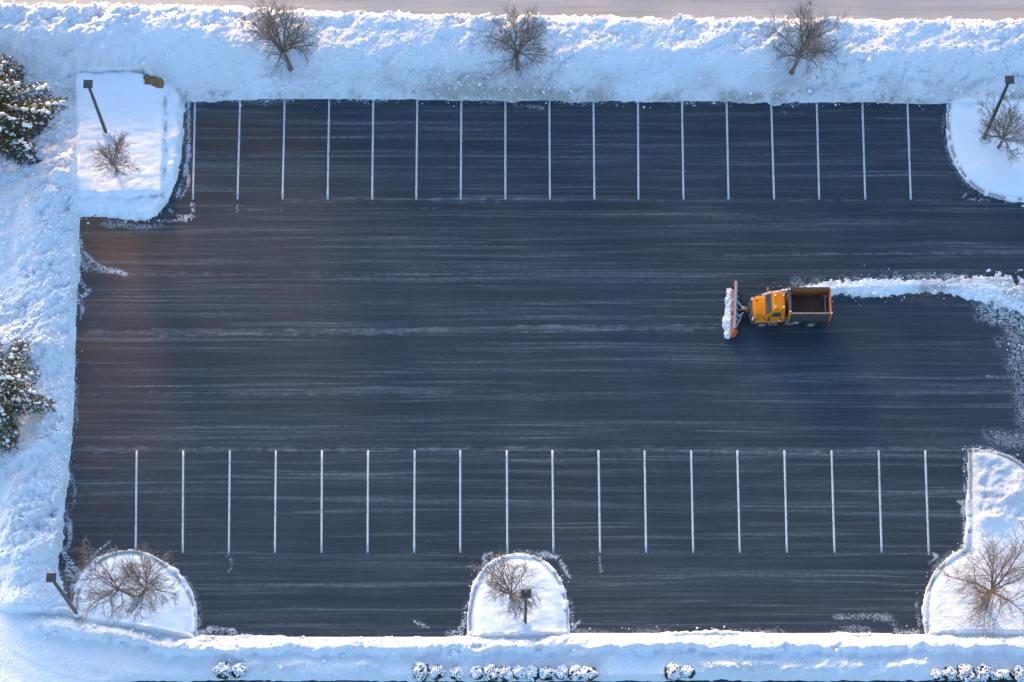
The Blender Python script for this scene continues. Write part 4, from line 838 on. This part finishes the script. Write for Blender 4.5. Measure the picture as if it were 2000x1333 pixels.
# ------------------------------------------------------------------ snowy spruces at the left
def spruce(px, py, height, r_low, label, seed, nwh=13):
    x, y = G(px, py, .2); o = empty('spruce_tree', (x, y, .1)); tag(o, label, 'tree', 'snow laden spruces'); rs = np.random.RandomState(seed)
    v, f = tubes([(np.array([[0,0,0],[0,0,height*.35],[.02,0,height*.7],[0,0,height]]), np.array([.26,.19,.10,.02]))], 8); mesh_np('trunk', v, f, M['bark'], o, smooth=True)
    arms = []; NC = []; ND = []; SP = []; SS = []; az0 = 0
    for w in range(nwh):
        q = w/(nwh-1); z = .9 + (height-1.3)*q**1.05; rad = r_low*(1-q)**.85 + .25; nb = int(round(6 - 1.5*q)); az0 += 1.1
        for b in range(nb):
            az = az0 + b*2*math.pi/nb + rs.uniform(-.22, .22); L_ = rad*rs.uniform(.70, 1.10); d0 = np.array([math.cos(az), math.sin(az), .12 - .18*(1-q)])
            P_, Dr = grow(rs, np.array([0, 0, z]), d0, L_, 9, .05, -.03); P_[-3:, 2] += np.array([.03, .09, .16])*L_*.3
            arms.append((P_, np.linspace(.055*(1-q)+.015, .012, 10)))
            ns = int(max(8, L_*9))
            for s in range(ns):
                t_ = .16 + .84*(s + rs.rand())/ns; k = min(int(t_*9), 8); fr = t_*9-k; p = P_[k]*(1-fr)+P_[k+1]*fr; dd = Dr[k+1]; sd = np.array([-dd[1], dd[0], 0])*(1 if s % 2 else -1)
                sl = (.62*math.sin(min(1, (1-t_)*1.4+.25)*1.45))*L_*.38*rs.uniform(.7, 1.1) + .12; ds = dd*.75 + sd*.8 + np.array([0, 0, -.22 - .25*rs.rand()]); ds /= np.linalg.norm(ds)
                m = int(max(9, sl*46)); tt = rs.rand(m)
                c3 = p + np.outer(tt*sl, ds) + rs.normal(0, .022, (m, 3)); NC.append(c3); ND.append(ds*.75 + rs.normal(0, .55, (m, 3)))
                nsn = 1 + int(sl*2.6)
                for e in range(nsn):
                    if rs.rand() < .26: SP.append(p + ds*sl*(.1 + .8*rs.rand()) + [0, 0, .045]); SS.append([rs.uniform(.05, .12), rs.uniform(.05, .10), rs.uniform(.03, .05)])
            for e in range(int(L_*3.0)):
                t_ = rs.uniform(.15, 1.0); k = min(int(t_*9), 8); SP.append(P_[k]*(1-(t_*9-k)) + P_[k+1]*(t_*9-k) + rs.normal(0, .05, 3)*[1,1,.2] + [0, 0, .06]); SS.append([rs.uniform(.10, .24), rs.uniform(.08, .18), rs.uniform(.04, .08)])
    v, f = tubes(arms, 5); tag(mesh_np('boughs', v, f, M['bark'], o, smooth=True), kind='stuff')
    C_ = np.vstack(NC); D_n = np.vstack(ND); D_n /= np.linalg.norm(D_n, axis=1)[:, None]; S_ = np.cross(D_n, rs.normal(0, 1, D_n.shape)); S_ /= np.linalg.norm(S_, axis=1)[:, None]
    n = len(C_); ln = rs.uniform(.09, .19, (n, 1)); v = np.stack([C_ - S_*.024, C_ + S_*.024, C_ + D_n*ln + S_*.010, C_ + D_n*ln - S_*.010], 1).reshape(-1, 3)
    mesh_np('crown', v, np.arange(n*4).reshape(-1, 4), M['needle'], o)
    v, f = blobs(np.array(SP), np.array(SS), seed, ICO1, .30); mesh_np('bough_snow', v, f, M['snow_plain'], o, smooth=True)
spruce(-16, 250, 12.0, 5.9, 'snow laden spruce at the upper left edge, catching warm sun', 25)
spruce(-12, 800, 11.5, 4.7, 'snow laden spruce at the middle of the left edge', 22)

# ------------------------------------------------------------------ clipped evergreen shrubs at the bottom
def shrub(px, py, r, label, seed, sq=1.0):
    x, y = G(px, py, .25); o = empty('evergreen_shrub', (x, y, .1)); tag(o, label, 'shrub', 'snow capped shrubs'); rs = np.random.RandomState(seed)
    n = 2200; d = rs.normal(0, 1, (n, 3)); d /= np.linalg.norm(d, axis=1)[:, None]; d[:, 2] = np.abs(d[:, 2]) - .15
    lump = 1 + .16*np.sin(d[:, 0]*5 + seed)*np.sin(d[:, 1]*6 + seed*2)*1.0; rr_ = r*rs.uniform(.78, 1.07, n)*lump
    c = d*rr_[:, None]*[1, sq, .95] + [0, 0, r*.35]; a = rs.normal(0, 1, (n, 3)); a /= np.linalg.norm(a, axis=1)[:, None]; b = np.cross(a, d); b /= np.linalg.norm(b, axis=1)[:, None] + 1e-6
    v = np.stack([c - a*.05, c + b*.03, c + a*.05, c - b*.03], 1).reshape(-1, 3); mesh_np('foliage', v, np.arange(n*4).reshape(-1, 4), M['shrub_leaf'], o)
    st_ = [(np.array([[0,0,0],[.1*math.cos(k), .1*math.sin(k), r*.4],[.3*r*math.cos(k), .3*r*math.sin(k), r*.8]]), np.array([.03,.02,.01])) for k in (0, 1.6, 3.1, 4.7)]
    vv, ff = tubes(st_, 5); mesh_np('stems', vv, ff, M['bark'], o)
    m = 240; d = rs.normal(0, 1, (m*4, 3)); d /= np.linalg.norm(d, axis=1)[:, None]; d = d[d[:, 2] + .25*np.minimum(d[:, 1], 0) + .35*np.sin(d[:, 0]*3 + seed*1.7) > .12 + .45*rs.rand(len(d))][:m]
    lump = 1 + .16*np.sin(d[:, 0]*5 + seed)*np.sin(d[:, 1]*6 + seed*2)
    c = d*(r*1.0*lump)[:, None]*[1, sq, .95] + [0, 0, r*.37]; s = rs.uniform(.028, .075, len(c)); v, f = blobs(c, s, seed, ICO1, .25, (1, 1, .6)); tag(mesh_np('snow_cap', v, f, M['snow_plain'], o, smooth=True), kind='stuff')
SH = [(436,1311,.58,'left shrub of the snow capped pair nearest the lower left bend'), (466,1311,.56,'right shrub of the snow capped pair nearest the lower left bend'),
      (823,1313,.58,'left shrub of the snow capped pair left of the middle island'), (853,1314,.54,'right shrub of the snow capped pair left of the middle island'), (893,1316,.46,'lone small shrub between the pair and the long snowy hedge row'),
      (1313,1313,.56,'left shrub of the snow capped pair right of the middle island'), (1343,1313,.50,'right shrub of the snow capped pair right of the middle island'),
      (1829,1317,.36,'smallest shrub at the left end of the row below the right island'), (1853,1316,.50,'second shrub of the row below the right island'), (1885,1317,.62,'biggest round shrub of the row below the right island'), (1922,1317,.58,'round shrub just right of the biggest one, below the right island'), (1957,1319,.46,'small ragged shrub second from the right frame edge'), (1988,1319,.52,'shrub at the right frame edge, last of its row')]
hx = [932,960,988,1014,1040,1068,1096,1124,1150]
names = ['first shrub from the left in the long hedge row below the middle island', 'second shrub from the left in the long hedge row', 'third shrub from the left in the long hedge row', 'fourth shrub from the left in the long hedge row', 'middle shrub of the nine in the long hedge row', 'fourth shrub from the right in the long hedge row', 'third shrub from the right in the long hedge row', 'second shrub from the right in the long hedge row', 'last shrub at the right end of the long hedge row']
SH += [(x_, 1315 + (i % 3), (.50,.56,.48,.52,.46,.50,.46,.50,.58)[i], n_) for i, (x_, n_) in enumerate(zip(hx, names))]
for i, (a, b, r, l) in enumerate(SH): shrub(a, b, r, l, 40 + i, (1.0, .8, 1.15, .9, 1.05)[i % 5])

# ------------------------------------------------------------------ added unseen pine belt, placed and shaped to shade the lot from the low sun
rs = np.random.RandomState(77); C3 = []; TR = []
x_ = -66.0
while x_ < 80:
    y_ = rs.uniform(47, 58); hh = rs.uniform(16.5, 20.5); rr_ = rs.uniform(2.8, 3.8); n = int(520 + 260*min(1, max(0, (x_ + 30)/45)))
    zb = 8.6 if x_ > -27 else 14.0; hh = hh if x_ > -27 else hh + 6.0; n = n if x_ > -27 else 560
    z = rs.beta(1.3, 1.3, n); rad = rr_*(1 - .7*z)*np.sqrt(rs.rand(n)); a = rs.rand(n)*6.283
    C3.append(np.stack([x_ + rad*np.cos(a), y_ + rad*np.sin(a), zb + z*(hh - zb)], -1)); TR.append((np.array([[x_, y_, -.1], [x_, y_, hh*.5], [x_, y_, hh*.97]]), np.array([.3, .2, .03])))
    x_ += rs.uniform(1.8, 3.2)
C3 = np.vstack(C3); n = len(C3); a = rs.normal(0, 1, (n, 3)); a /= np.linalg.norm(a, axis=1)[:, None]; b = np.cross(a, rs.normal(0, 1, (n, 3))); b /= np.linalg.norm(b, axis=1)[:, None]
v = np.stack([C3 - a*.42, C3 + b*.26, C3 + a*.42, C3 - b*.26], 1).reshape(-1, 3)
shade_belt = mesh_np('added_shade_belt', v, np.arange(n*4).reshape(-1, 4), M['needle']); tag(shade_belt, 'unseen belt of tall pines added across the street to shade the lot', 'added_shade_belt', kind='stuff')
v, f = tubes(TR, 6); tag(mesh_np('added_shade_belt_trunks', v, f, M['bark'], shade_belt, smooth=True), kind='stuff')
